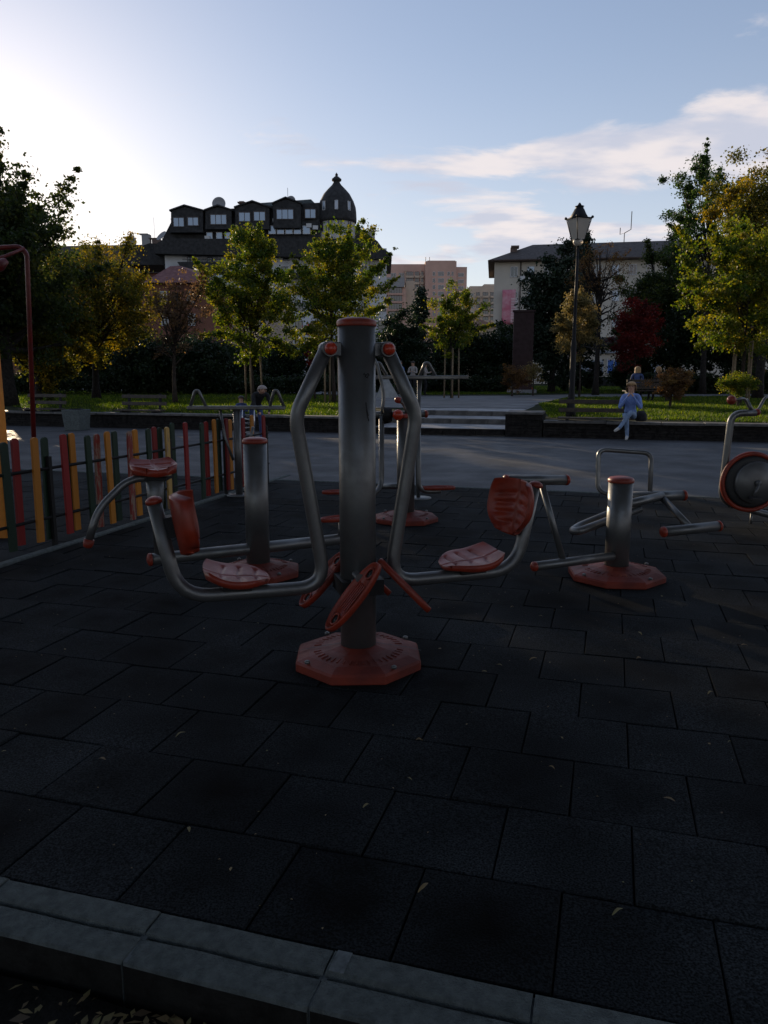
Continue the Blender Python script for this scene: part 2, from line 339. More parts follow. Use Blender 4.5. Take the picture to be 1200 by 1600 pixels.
# ------------------------------------------------------------------ the setting: ground, tiles, kerbs, plaza, steps, terrace
def quadsheet(name, pts, m, thick=None, kind='structure', parent=None):
    b = MB(); n = len(pts); b.add([Vector(p) for p in pts], [tuple(range(n))]); o = b.build(name, m, parent)
    if kind and parent is None: o['kind'] = kind
    if o.data.polygons[0].normal.z < 0: o.data.flip_normals()
    return o
quadsheet('ground', [(-900, -300, -.35), (900, -300, -.35), (900, 1500, -.35), (-900, 1500, -.35)], M['farg'])
def bank():
    b = MB(); n = 70; vs = []; fs = []; rg = random.Random(3)
    for i in range(n):
        for j in range(12):
            vs.append(uv(1.470 - j * .35, -8 + 16 * i / (n - 1), -.105 + rg.uniform(-.012, .012)))
    for i in range(n - 1):
        for j in range(11): a = i * 12 + j; fs.append((a, a + 1, a + 13, a + 12))
    b.add(vs, fs, 0, True); o = b.build('soil_verge', M['soil']); o['kind'] = 'structure'
bank()
TV0, TV1 = -4.545, 6.6
base = quadsheet('rubber_flooring', [uv(1.70, -10.5, -.03), uv(10.11, -10.5, -.03), uv(10.11, 7, -.03), uv(1.70, 7, -.03)], M['joint'])
PU, PV = .4055, .4135
gap = .0024
def tile_mesh(hu, hv, seed):
    rg = random.Random(seed); b = MB(); n = 3; k = .006
    b.cbox((0, 0, -.0125), (hv, hu, .0125), .0035); return b.mesh('rubber_tile', M['tile'])
tmeshes = {}
cand = []
ROT = Matrix.Rotation(-GA, 4, 'Z')
def proj(p):
    z = p[2] - EYE; f_ = p[1] * math.cos(PITCH) - z * math.sin(PITCH)
    if f_ < .3: return None
    u_ = p[1] * math.sin(PITCH) + z * math.cos(PITCH); return CX + F * p[0] / f_, CY - F * u_ / f_
for side in (0, 1):
    va, vb = ((TV0, TV1) if side == 0 else (-10.4, -4.66))
    for i in range(21):
        u0 = 1.692 + i * PU; u1 = min(u0 + PU, 10.11)
        off = -1.925 if i % 2 else -1.717
        k0 = int((va - off) / PV) - 2
        for k in range(k0, k0 + 40):
            a, c = off + k * PV, off + (k + 1) * PV
            a, c = max(a, va), min(c, vb)
            if c - a < .05: continue
            hu = (u1 - u0) / 2 - gap; hv = (c - a) / 2 - gap
            p = uv((u0 + u1) / 2, (a + c) / 2, 0); q = proj(p)
            vis = side == 0 and q is not None and -60 < q[0] < 1260 and q[1] < 1680
            cand.append((0 if vis else 1, p.length, p, round(hu, 3), round(hv, 3)))
cand.sort(key=lambda t: (t[0], t[1]))
rest = MB()
for n_, (w_, d_, p, hu, hv) in enumerate(cand):
    tz = RN.uniform(-.0035, .0035)
    if n_ < 300 and w_ == 0:
        key = (hu, hv)
        if key not in tmeshes: tmeshes[key] = tile_mesh(hu, hv, 1)
        o = bpy.data.objects.new('rubber_tile', tmeshes[key]); link(o, base)
        o.location = (p.x, p.y, tz); o.rotation_euler = (RN.uniform(-.011, .011), RN.uniform(-.011, .011), -GA + RN.uniform(-.007, .007))
    else:
        T = Matrix.Translation((p.x, p.y, tz)) @ ROT
        rest.cbox((0, 0, -.0125), (hv, hu, .0125), .005, M=T)
o = rest.build('outer_rubber_tiles', M['tile'], base); o['kind'] = 'stuff'

kerb = MB().box(-9, 9, -.03, .0, -.3, -.1).build('front_kerb', M['conc']); kerb['kind'] = 'structure'
kerb.location = uv(1.60, 0, 0); kerb.rotation_euler = (0, 0, -GA)
def kerbstone():
    b = MB(); L_ = .257
    prof = [(-.104, -.30), (-.104, -.012), (-.097, -.004), (-.012, -.002), (-.006, -.014), (0, -.014), (.006, .001), (.014, .006), (.082, .006), (.090, -.004), (.090, -.30)]
    vs = []
    for x in (-L_, -.08, .09, L_):
        for (y, z) in prof: vs.append((x, y + RN.uniform(-.002, .002), z + RN.uniform(-.0015, .0015)))
    n = len(prof); fs = [tuple(range(n)), tuple(range(3 * n, 4 * n))[::-1]]
    for i in range(3):
        for j in range(n - 1): fs.append((i * n + j + 1, i * n + j, (i + 1) * n + j, (i + 1) * n + j + 1))
    b.add(vs, fs); b.m = [1 if (k >= 2 and (k - 2) % (n - 1) == 0) else 0 for k in range(len(fs))]; return b.mesh('kerbstone', [M['conc'], M['soil']])  # front face of each stone takes the dark soil colour
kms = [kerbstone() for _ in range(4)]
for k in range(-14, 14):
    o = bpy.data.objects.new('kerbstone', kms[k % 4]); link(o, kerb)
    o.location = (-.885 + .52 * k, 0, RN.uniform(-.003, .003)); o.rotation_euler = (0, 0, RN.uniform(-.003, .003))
    b = MB().box(-.010, .010, -.094, .084, -.28, -.0075); mm = b.build('mortar_joint', M['mortar'], kerb); mm.location = (-.885 + .52 * (k + .5) , 0, 0)
    b2 = MB().box(-.02, .02, .012, .084, -.02, .0075).build('mortar_patch', M['mortar'], kerb) if k % 3 == 0 else None
    if b2: b2.location = (-.885 + .52 * (k + .5) + .03, 0, 0)
sk = MB().box(-.02, .02, 0, 8.6, -.2, -.06).build('side_kerb', M['conc']); sk['kind'] = 'structure'
sk.location = uv(1.6, -4.60, 0); sk.rotation_euler = (0, 0, -GA)
ksm = MB().cbox((0, 0, -.06), (.042, .497, .074), .006).mesh('kerbstone', M['conc'])
for k in range(9):
    o = bpy.data.objects.new('kerbstone', ksm); link(o, sk); o.location = (RN.uniform(-.004, .004), .55 + k * 1.0 + .0, RN.uniform(-.003, .003))
fk = MB().box(-11, 8, -.02, .02, -.2, -.06).build('far_kerb', M['conc']); fk['kind'] = 'structure'
fk.location = uv(10.155, 0, 0); fk.rotation_euler = (0, 0, -GA)
kfm = MB().cbox((0, 0, -.06), (.497, .036, .066), .006).mesh('kerbstone', M['conc'])
for k in range(18):
    o = bpy.data.objects.new('kerbstone', kfm); link(o, fk); o.location = (-10.5 + k, 0, RN.uniform(-.003, .003))
quadsheet('plaza', [uv(10.19, -70, .0), uv(18.97, -70, .0), uv(18.97, 70, 0), uv(10.19, 70, 0)], M['asphalt'])
quadsheet('plaza_edge', [uv(-60, -70, -.012), uv(10.19, -70, -.012), uv(10.19, -10.5, -.012), uv(-60, -10.5, -.012)], M['asphalt'])
quadsheet('side_paving', [uv(-60, 7, -.012), uv(10.19, 7, -.012), uv(10.19, 70, -.012), uv(-60, 70, -.012)], M['asphalt'])

# steps between the two stone walls
SV0, SV1 = -5.9, -2.42
steps = MB().box(SV0 + .02, SV1 - .02, .3, 9, -.3, -.02).build('steps', M['step']); steps['kind'] = 'structure'; steps.rotation_euler = (0, 0, -GA); steps.location = uv(18.9, 0, 0)
for n_, (ua, ub, zt) in enumerate(((0, 2.0, .17), (2.0, 3.6, .31), (3.6, 8.2, .447))):
    k = 0; v = SV0 + .02
    while v < SV1 - .1:
        w = RN.uniform(.7, 1.15); w = min(w, SV1 - .02 - v); 
        if SV1 - .02 - v - w < .3: w = SV1 - .02 - v
        b = MB().cbox((0, 0, 0), (w / 2 - .006, .07, .075), .010)
        o = b.build('step_block', M['stone'] if n_ == 0 else M['cope'], steps); o.location = (v + w / 2, ua + .07, zt - .075 + RN.uniform(-.008, .004)); v += w  # darker stone puts the shade of the risers into their colour
    MB().box(SV0 + .02, SV1 - .02, ua + .14, ub, zt - .2, zt - .004).build('tread', M['step'], steps)
# upper park terrace
def terrain_pt(u, v): return uv(u, v, .40 + .05 * min(1, max(0, (u - 19) / 6)))
tr = MB()
TL = [19.0, 22, 26.9, 32, 45, 80, 200, 700]
def strip(va, vb, m):
    vs = []
    vv = [va + (vb - va) * i / 8 for i in range(9)]
    for u in TL:
        for v in vv: vs.append(terrain_pt(u, v) if u < 30 else uv(u, v, .45))
    fs = [(i * 9 + j, i * 9 + j + 1, i * 9 + j + 10, i * 9 + j + 9) for i in range(len(TL) - 1) for j in range(8)]
    tr.add(vs, [f[::-1] if False else f for f in fs], m, True)
strip(-300, SV0, 0); strip(SV1, 300, 0)
# the middle, behind the steps
tr.add([uv(27, SV0, .448), uv(27, SV1, .448), uv(700, SV1, .45), uv(700, SV0, .45)], [(0, 1, 2, 3)], 0)
o = tr.build('terrace', M['turf']); o['kind'] = 'structure'
pa = gz(560, 637.5, .455); 
pp = [gz(x, y, .456) for x, y in ((585, 637), (700, 636.5), (822, 638), (838, 632), (880, 621.5), (1240, 617.6), (1240, 615.6), (880, 616.5), (800, 618.0), (700, 618.5), (650, 618), (560, 611), (430, 607.5), (300, 606), (-100, 606), (-100, 609.5), (300, 610), (430, 612.5), (540, 618), (575, 624))]
quadsheet('path', pp, M['path'])

# stone walls
def stone_wall(name, v0, v1, h, label, seed, u=18.92, depth=.34, rz=0.0, cope_w=.44):
    rg = random.Random(seed)
    root = empty(name, uv(u, v0, 0), label, 'stone wall', rz=-GA + rz); L_ = abs(v1 - v0)
    b = MB(); z = 0
    rows = max(3, int((h - .05) / .062)); hh = (h - .05) / rows
    for r in range(rows):
        x = 0
        while x < L_ - .01:
            w = min(rg.uniform(.18, .62), L_ - x)
            if hh > .02 and w > .02:
                j = rg.uniform(-.014, .014)
                b.box(x + .003, x + w - .003, -.0 + j, depth, r * hh + .002, (r + 1) * hh - .003)
            x += w
    o = b.build('stonework', M['stone'], root); o['kind'] = 'stuff'
    x = 0
    while x < L_ - .05:
        w = min(rg.uniform(.8, 1.5), L_ - x)
        if L_ - x - w < .3: w = L_ - x
        c = MB().cbox((0, 0, 0), (w / 2 - .006, cope_w / 2, .027), .008).build('coping_slab', M['cope'], root)
        c.location = (x + w / 2, depth / 2 - .03 + rg.uniform(-.02, .02), h - .024 + rg.uniform(-.006, .008)); c.rotation_euler = (0, 0, rg.uniform(-.006, .006)); x += w
    return root
stone_wall('terrace_wall', -26, SV0, .43, 'long low dark stone wall with pale coping left of the steps, behind the picket fence', 1)
stone_wall('terrace_wall', SV1 + .92, 16, .40, 'low dark slate wall with coping on which the woman in pale blue sits', 2)
stone_wall('terrace_wall', SV1, SV1 + .9, .60, 'higher dark slate corner pier of the wall, right beside the steps', 3, depth=.9, cope_w=.94)

# lawns: blades of grass
def lawn(name, polys, nb, seed, label, hmin=.035, hmax=.09):
    rg = np.random.default_rng(seed); P = []
    for poly, share in polys:
        a = np.array([[p.x, p.y] for p in poly]); lo, hi = a.min(0), a.max(0); need = int(nb * share); got = 0; out = []
        while got < need:
            q = rg.uniform(lo, hi, (need * 3, 2)); ins = np.zeros(len(q), bool); j = len(a) - 1
            for i in range(len(a)):
                c = ((a[i, 1] > q[:, 1]) != (a[j, 1] > q[:, 1])) & (q[:, 0] < (a[j, 0] - a[i, 0]) * (q[:, 1] - a[i, 1]) / (a[j, 1] - a[i, 1] + 1e-12) + a[i, 0]); ins ^= c; j = i
            q = q[ins]; d = np.hypot(q[:, 0], q[:, 1]); q = q[rg.random(len(q)) < (d.min() / d) ** 1.3]; out.append(q); got += len(q)
        P.append(np.concatenate(out)[:need])
    P = np.concatenate(P); n = len(P)
    uu = P @ np.array([U2.x, U2.y]); z0 = .40 + .05 * np.clip((uu - 19) / 6, 0, 1) - .005
    clump = .6 + .9 * (np.sin(P[:, 0] * 2.3 + np.sin(P[:, 1] * 1.7) * 2) * np.sin(P[:, 1] * 2.9 + 1.3 * np.sin(P[:, 0] * 3.1)) * .5 + .5)
    h = rg.uniform(hmin, hmax, n) * clump; a = rg.uniform(0, 2 * math.pi, n); w = rg.uniform(.008, .018, n)
    V = np.zeros((n, 3, 3)); V[:, 0, 0] = P[:, 0] - np.cos(a) * w; V[:, 0, 1] = P[:, 1] - np.sin(a) * w; V[:, 1, 0] = P[:, 0] + np.cos(a) * w; V[:, 1, 1] = P[:, 1] + np.sin(a) * w
    V[:, 0, 2] = z0; V[:, 1, 2] = z0; le = rg.uniform(-.6, .6, (n, 2)) * h[:, None]; V[:, 2, 0] = P[:, 0] + le[:, 0]; V[:, 2, 1] = P[:, 1] + le[:, 1]; V[:, 2, 2] = z0 + h
    tint = np.clip(rg.normal(.46, .2, n) + .22 * (clump - 1), 0, 1)
    o = bulk(name, V.reshape(-1, 3), np.arange(n * 3).reshape(-1, 3), M['grass'], tint=tint, tri=True)
    props(o, label, 'grass', kind='stuff')
G = lambda pts: [gz(x, y, .45) for x, y in pts]
lawn('grass', [(G(((858, 650), (1400, 662), (1400, 617.8), (885, 621.5), (842, 632))), .6), (G(((800, 615), (1400, 614.6), (1400, 603), (800, 603))), .4)], 150000, 5, 'sunlit short grass behind the wall with the seated woman')
lawn('grass', [([uv(19.25, -16, 0), uv(19.25, -5.9, 0), gz(540, 620, .45), gz(430, 614, .45), gz(300, 611, .45), gz(-150, 611, .45)], .6), (G(((-150, 605), (640, 605), (640, 601.5), (-150, 601.5))), .1), (G(((660, 617), (800, 616), (800, 603), (640, 603))), .3)], 130000, 6, 'shaded lawn with sunny patches behind the wall on the left')

# ------------------------------------------------------------------ picket fence along the side kerb
fence_o = gz(20, 873); fence_e = gz(416, 755)
fd = Vector((fence_e.x - fence_o.x, fence_e.y - fence_o.y, 0)); fang = math.atan2(fd.y, fd.x); fdir = fd.normalized(); fnor = Vector((fdir.y, -fdir.x, 0))
fence = empty('picket_fence', fence_o, 'low picket fence of red, yellow and green round-topped palings on dark rails', 'picket fence')
def fence_s(px, off=0.0):                 # distance along the fence seen at this pixel column (photo)
    d = ray(px, 720); o = fence_o + fnor * off; n = (-fdir.y, fdir.x)
    t = (o.x * n[0] + o.y * n[1]) / (d[0] * n[0] + d[1] * n[1]); return (Vector((d[0] * t, d[1] * t, 0)) - o).dot(fdir)
def paling_mesh(m, seed, w=.070):
    rg = random.Random(seed); b = MB(); h0, h1 = 0, .90; t = .011; poly = []
    poly += [(-w / 2, 0), (w / 2, 0)]; n = 7
    for i in range(n + 1):
        a = math.pi * i / n; poly.append((w / 2 * math.cos(a), h1 - w * .45 + w * .45 * math.sin(a)))
    poly = [(x + rg.uniform(-.0015, .0015), z + rg.uniform(-.002, .002)) for x, z in poly]
    b.prism([(x, -t, z) for x, z in poly], (0, 2 * t, 0)); return b.mesh('paling', m)
pal = [(9, 'g', 1), (23, 'r', -1), (54, 'y', 1), (69, 'g', -1), (102, 'r', 1), (111, 'g', -1.6), (114, 'y', -1), (140, 'g', 1), (151, 'w', -1), (171, 'y', 1), (181, 'g', -1), (203, 'w', 1), (214, 'y', -1),
       (235, 'g', 1), (244, 'r', -1), (252, 'g', -1), (263, 't', 1), (272, 'g', -1), (292, 'r', 1), (316, 'g', 1), (324, 'r', -1), (337, 'y', 1), (343, 'g', -1), (356, 'r', 1), (361, 'y', -1), (381, 'r', 1), (395, 'y', -1), (414, 'r', 1)]
pm = {'g': 'p_grn', 'r': 'p_red', 'y': 'p_yel', 'w': 'p_redw', 't': 'p_tan'}; pcache = {k: [paling_mesh(M[v], i) for i in range(2)] for k, v in pm.items()}
extra = [(-26, 'y', 1), (-60, 'r', -1), (-84, 'g', 1), (-130, 'y', -1), (-160, 'r', 1)]
cnt = 0
for px, c, side in extra + pal:
    s_ = fence_s(px, .030 * side); o = bpy.data.objects.new('paling', pcache[c][cnt % 2]); link(o, fence); cnt += 1
    o.location = fdir * s_ + fnor * (.030 * side) + Vector((0, 0, .055 + RN.uniform(-.02, .03)))
    o.rotation_euler = (0, RN.uniform(-.022, .022), fang + RN.uniform(-.03, .03))
s0, s1 = fence_s(-170), fence_s(420)
for z in (.27, .70):
    b = MB().tube([fdir * s0 + Vector((0, 0, z)), fdir * (s0 + s1) * .5 + Vector((0, 0, z - .008)), fdir * s1 + Vector((0, 0, z))], .014, 8); b.build('rail', M['iron'], fence)
for s_ in (fence_s(-110), fence_s(76), fence_s(262) + .05, fence_s(352), fence_s(417)):
    b = MB().box(-.018, .018, -.018, .018, -.05, .80).build('fence_post', M['iron'], fence); b.location = fdir * s_; b.rotation_euler = (0, 0, fang)

# ------------------------------------------------------------------ outdoor exercise machines
def octobase(root, r, parent_name='base_cover', rz=0.0, h=.055, m='redbase', cut=True):
    b = MB(); n = 8; ph = math.pi / 8
    prof = [(r * 1.0, 0), (r, h * .78), (r * .975, h), (r * .80, h + .018), (r * .45, h + .036), (r * .30, h + .05)]
    b.lathe(prof, 8, 0, (0, 0, 0), ph, smooth=False)
    o = b.build(parent_name, M[m], root, bevel=.008); o.rotation_euler = (0, 0, rz)
    if cut:   # the seam where the two halves of the cover meet
        for sg in (-1, 1):
            q = MB().add([(sg * .09, -.003, h + .052), (sg * .09, .003, h + .052), (sg * r * .79, .003, h + .021), (sg * r * .79, -.003, h + .021), (sg * r * .955, -.003, h + .005), (sg * r * .955, .003, h + .005)], [(0, 1, 2, 3), (3, 2, 5, 4)]).build('seam', M['black'], o)
    # raised lettering-like ribs in a ring
    rb = MB()
    for k in range(44):
        a = 2 * math.pi * k / 44 + .1
        if abs(math.sin(a)) < .16: continue
        T = Matrix.Rotation(a, 4, 'Z') @ Matrix.Translation((r * .63, 0, h + .0285)) @ Matrix.Rotation(.13, 4, 'Y')
        rb.box(-.02 * (1 if k % 3 else .7), .02, -.003, .003, -.004, .0004, M=T)
    q = rb.build('moulded_ribs', M[m], o); q['kind'] = 'stuff'
    for k in range(4):
        a = k * math.pi / 2 + .6; b2 = MB().lathe([(.014, 0), (.014, .012), (.006, .016)], 6, 0, (r * .90 * math.cos(a), r * .90 * math.sin(a), h + .008)).build('bolt', M['galv'], o)
    return o
def post(root, r, z1, cap='red', z0=.04):
    p = MB().lathe([(r, z0), (r, z1 - .02)], 40).build('post', M['galv'], root)
    c = MB().lathe([(r + .004, z1 - .034), (r + .006, z1 - .030), (r + .006, z1 - .012), (r - .004, z1), (r * .6, z1 + .008), (.004, z1 + .011)], 40).build('post_cap', M[cap], root)
    return p
def tube_part(name, root, pts, r, m='galv', fil=.07, n=16, parent=None):
    return MB().tube(fillet(pts, fil, 6), r, n).build(name, M[m], parent or root)
def endcap(root, p, d, r, m='red', parent=None, L_=.022, name='end_cap'):
    p = Vector(p); d = Vector(d).normalized()
    return MB().tube([p - d * .004, p + d * L_ * .6, p + d * L_, p + d * (L_ + .008)], [r * 1.06, r * 1.06, r * .85, r * .35], 16, 0).build(name, M[m], parent or root)
def seat_mesh(w=.34, d=.30, curve=.06, th=.028, slots=4, nose=True, tip=None):
    """scooped plastic seat with ribbed slots; x across, y depth, z up"""
    nx, ny = 36, 32; V = []; Fs = []; tip = curve * 1.3 if tip is None else tip
    def shape(u, v):
        # outline: rounded shell, narrower towards the front
        k = 1 - .42 * max(0, -v) ** 2 * (1 if nose else 0)
        e = (1 - abs(v) ** 3.2 * .22); x = u * w / 2 * k * e; y = v * d / 2 * (1 - abs(u) ** 3 * .14)
        z = curve * (abs(u) ** 2.2) * .55 + tip * max(0, v) ** 2 - .012 * max(0, -v) ** 3
        gr = 0
        if abs(v) < .8 and abs(u) < .78:
            for k_ in range(slots):
                c = -.52 + 1.04 * k_ / (slots - 1); gr = max(gr, math.exp(-((v - c + .18 * abs(u)) / .06) ** 2) * min(1, max(0, (abs(u) - .08) / .06)))
        gr = max(gr, .6 * math.exp(-(u / .035) ** 2))
        return x, y, z - .012 * gr
    for s_ in (0, 1):
        for j in range(ny + 1):
            for i in range(nx + 1):
                x, y, z = shape(-1 + 2 * i / nx, -1 + 2 * j / ny)
                if s_: z = curve * (abs(-1 + 2 * i / nx) ** 2.2) * .4 + tip * .85 * max(0, -1 + 2 * j / ny) ** 2 - th; x *= .93; y *= .93
                V.append((x, y, z))
    o = (nx + 1) * (ny + 1); g = lambda s_, j, i: s_ * o + j * (nx + 1) + i
    for j in range(ny):
        for i in range(nx):
            Fs.append((g(0, j, i), g(0, j, i + 1), g(0, j + 1, i + 1), g(0, j + 1, i))); Fs.append((g(1, j, i), g(1, j + 1, i), g(1, j + 1, i + 1), g(1, j, i + 1)))
    for i in range(nx): Fs.append((g(0, 0, i + 1), g(0, 0, i), g(1, 0, i), g(1, 0, i + 1))); Fs.append((g(0, ny, i), g(0, ny, i + 1), g(1, ny, i + 1), g(1, ny, i)))
    for j in range(ny): Fs.append((g(0, j, 0), g(0, j + 1, 0), g(1, j + 1, 0), g(1, j, 0))); Fs.append((g(0, j + 1, nx), g(0, j, nx), g(1, j, nx), g(1, j + 1, nx)))
    b = MB(); b.add(V, Fs, 0, True); return b
def place_local(o, loc, X, Y, Z):
    m4 = Matrix((X, Y, Z)).transposed().to_4x4(); m4.translation = Vector(loc); o.matrix_local = m4; return o
def footplate_mesh():
    """oval foot plate: rimmed tray with a hole near each end and a raised tread between"""
    b = MB(); n = 32; a_, c_ = .185, .072
    def ring(k, z, sx=1.0):
        return [(a_ * k_x(k, t) , c_ * k * math.sin(t), z) for t in [2 * math.pi * i / n for i in range(n)]]
    def k_x(k, t): return math.cos(t) * (1 - (1 - k) * c_ / a_)
    R = [ring(1, -.016), ring(1.0, .010), ring(.93, .016), ring(.86, .012), ring(.80, -.002)]
    vs = sum(R, []); fs = [(i * n + j, i * n + (j + 1) % n, (i + 1) * n + (j + 1) % n, (i + 1) * n + j) for i in range(4) for j in range(n)]
    fs += [tuple(range(n))[::-1], tuple(range(4 * n, 5 * n))]; b.add(vs, fs, 0, True)
    b2 = MB()
    for sg in (-1, 1): b2.tube([(sg * .125 + .026 * math.cos(t), .026 * math.sin(t), .004) for t in [2 * math.pi * i / 16 for i in range(17)]], .005, 8)
    for k in range(-2, 3): b2.box(-.07, .07, k * .016 - .003, k * .016 + .003, -.002, .004)
    b3 = [MB().lathe([(.022, -.0015), (.022, .0005)], 16, 0, (sg * .125, 0, 0)) for sg in (-1, 1)]
    return b, b2, b3
def footplate(root, loc, X, Z, name='foot_plate'):
    b, b2, b3 = footplate_mesh(); o = b.build(name, M['red'], root); X = Vector(X).normalized(); Z = Vector(Z).normalized(); Y = Z.cross(X).normalized(); Z = X.cross(Y)
    place_local(o, loc, X, Y, Z); b2.build('tread_rim', M['red'], o); [q.build('drain_hole', M['black'], o) for q in b3]; return o

# --- 1: double seated press machine in the middle
m1 = empty('leg_press_machine', (-.135, 3.87, 0), 'large double leg press machine with two facing red seats hung from a thick steel post', 'exercise machine')
A1 = math.radians(15.5); ax = Vector((math.cos(A1), math.sin(A1), 0)); ay = Vector((-math.sin(A1), math.cos(A1), 0)); up = Vector((0, 0, 1))
P1 = lambda s, z, d=0.0: ax * s + ay * d + up * z
octobase(m1, .348, rz=.03); post(m1, .093, 1.765)
for sg in (-1, 1): cb = MB().add([P1(sg * .08, 1.655, -.035), P1(sg * .155, 1.655, -.03), P1(sg * .155, 1.590, -.03), P1(sg * .08, 1.585, -.035), P1(sg * .08, 1.655, .035), P1(sg * .155, 1.655, .03), P1(sg * .155, 1.590, .03), P1(sg * .08, 1.585, .035)], [(0, 1, 2, 3), (7, 6, 5, 4), (0, 4, 5, 1), (3, 2, 6, 7), (1, 5, 6, 2)]); cb.build('hanger_bracket', M['galv'], m1, bevel=.006)
for sg in (-1, 1):
    hub = P1(sg * .145, 1.622)
    MB().tube([hub - ay * .070, hub + ay * .070], .037, 18).build('pivot_bush', M['galv'], m1)
    MB().ball((0, 0, 0), .031, 18).build('pivot_knob', M['orange'], m1).location = hub - ay * .074
    MB().ball((0, 0, 0), .031, 18).build('pivot_knob', M['orange'], m1).location = hub + ay * .074
    oc = .905 if sg < 0 else .895
    arm = tube_part('swing_arm', m1, [P1(sg * .150, 1.630, -.01), P1(sg * .312, 1.30), P1(sg * .170, .425), P1(sg * oc, .425 + (.0 if sg < 0 else .015)), P1(sg * (.995 if sg < 0 else .985), .90)], .035, fil=(.07, .15, .16), n=20)
    endcap(m1, P1(sg * .995, .90), (sg * .18 * ax + up * .95), .037, parent=arm)
    # seat on the horizontal tube, facing the post
    st = seat_mesh(.38, .33, .030, slots=3, th=.035).build('seat', M['red'], m1); Y_ = (ax * sg).normalized(); X_ = (ay * sg).normalized() * -1
    X_ = Y_.cross(up); place_local(st, P1(sg * .62, .515), X_, (Y_ + up * .05).normalized(), (up - Y_ * .05).normalized())
    MB().box(-.06, .06, -.07, .07, -.065, -.024).build('seat_bracket', M['iron'], st)
    bk = seat_mesh(.32, .31, .13, slots=4, th=.036, tip=.012).build('backrest', M['red'], m1); n_ = (-ax * sg + up * .18 - ay * (.30 if sg > 0 else .05)).normalized()
    c_ = P1(sg * (.885 if sg > 0 else .875), .79); Yb = (up + ax * sg * .18).normalized(); Xb = Yb.cross(n_).normalized(); Yb = n_.cross(Xb); place_local(bk, c_, Xb, Yb, n_)
    MB().box(-.04, .04, -.05, .05, -.07, -.024).build('backrest_bracket', M['iron'], bk)
# foot rests held out from the post on a bar
MB().tube([P1(-.03, .50, -.16), P1(-.03, .50, .22)], .022, 12).build('foot_bar', M['galv'], m1)
MB().box(-.11, .11, -.11, .11, .39, .47).build('clamp_collar', M['iron'], m1).rotation_euler = (0, 0, A1)
fp_ = footplate(m1, P1(-.075, .42, -.20), Vector((.62, .12, .80)), Vector((-.72, -.45, .58))); fp_.scale = (1.13, 1, 1)
footplate(m1, P1(.215, .435, -.12), Vector((.66, -.12, -.66)), Vector((.66, .12, .62)))
footplate(m1, P1(-.155, .42, .16), Vector((.62, .2, .74)), Vector((-.72, -.38, .55)))
footplate(m1, P1(.10, .43, .20), Vector((.62, .2, -.66)), Vector((.66, .2, .62)))
for s_, z_ in ((.02, .40), (-.05, .47)): MB().ball((0, 0, 0), .012, 8).build('bolt', M['galv'], m1).location = P1(s_, z_, -.105)
# a short black scrawl and a few scuffs near the top of the post
for k, (a0, z_, n_) in enumerate(((-68, 1.500, 6), (-63, 1.488, 4), (-60, 1.36, 3), (-58, 1.33, 3))):
    pts = [(.0933 * math.cos(math.radians(a0) + .07 * j), .0933 * math.sin(math.radians(a0) + .07 * j), z_ + .006 * math.sin(j * 2.1 + k) - (.03 * j if k > 1 else 0)) for j in range(n_)]
    MB().tube(pts, .0028, 4).build('scrawl', M['black'], m1)

# --- 2: machine behind on the left with a long low beam and a small seat
m2 = empty('horse_rider_machine', (-.955, 5.68, 0), 'rider machine with low steel beam and small red seat, standing near the fence', 'exercise machine')
A2 = math.radians(27.5); bx2 = Vector((math.cos(A2), math.sin(A2), 0)); by2 = Vector((-math.sin(A2), math.cos(A2), 0))
P2 = lambda s, z, d=0.0: bx2 * s + by2 * d + up * z
octobase(m2, .325, rz=.1, h=.05); post(m2, .088, 1.035)
bm_ = tube_part('beam', m2, [P2(-.79, .205), P2(.76, .205)], .044, n=20)
endcap(m2, P2(-.79, .205), -bx2, .044, parent=bm_); endcap(m2, P2(.76, .205), bx2, .044, parent=bm_)
cl_ = MB().tube([P2(-.735, .22), P2(-.735, .50), P2(-.735, .62), P2(-.735, .80)], [.03, .035, .055, .065], 16).build('seat_column', M['galv'], m2)
MB().box(-.10, .10, -.07, .07, -.02, .0).build('column_plate', M['iron'], m2).location = P2(-.735, .795)
st = seat_mesh(.32, .27, .03, th=.06, slots=4).build('seat', M['red'], m2); place_local(st, P2(-.735, .865), -by2 * 1.0, bx2, up) if False else place_local(st, P2(-.735, .865), bx2, by2, up)
hb = tube_part('leg_rest', m2, [P2(-.74, .79), P2(-.92, .79, -.03), P2(-1.13, .60, -.05), P2(-1.20, .40, -.06)], .026, fil=.12)
endcap(m2, P2(-1.20, .40, -.06), Vector((-.25, -.12, -1)), .032, parent=hb, L_=.05)
for sg in (-1,):
    c2 = tube_part('pedal_stem', m2, [P2(.70, .22), P2(.70, .34)], .03); footplate(m2, P2(.70, .375), bx2, up)

# --- 3: stepper behind the middle post
m3 = empty('air_walker_machine', (.225, 7.87, 0), 'air walker machine with hanging tubes and flat red foot plates behind the central post', 'exercise machine')
octobase(m3, .345, rz=.15, h=.05); post(m3, .092, 1.10)
axl = tube_part('axle', m3, [(-.36, -.05, 1.10), (.20, .05, 1.10)], .034)
endcap(m3, (-.36, -.05, 1.10), (-1, 0, 0), .034, parent=axl); endcap(m3, (.20, .05, 1.10), (1, 0, 0), .036, parent=axl)
MB().tube([(-.24, -.04, 1.10), (-.15, -.03, 1.10)], .075, 20).build('bearing_housing', M['iron'], m3)
MB().ball((0, 0, 0), .055, 16).build('pivot_knob', M['orange'], m3).location = (-.085, -.11, 1.10)
l1 = tube_part('swing_tube', m3, [(-.25, -.06, 1.09), (-.25, -.06, .36), (-.36, -.30, .30), (-.62, -.32, .31)], .027, fil=.12)
l2 = tube_part('swing_tube', m3, [(.12, -.06, 1.09), (.13, -.06, .36), (.20, -.02, .31), (.36, 0, .31)], .027, fil=.1)
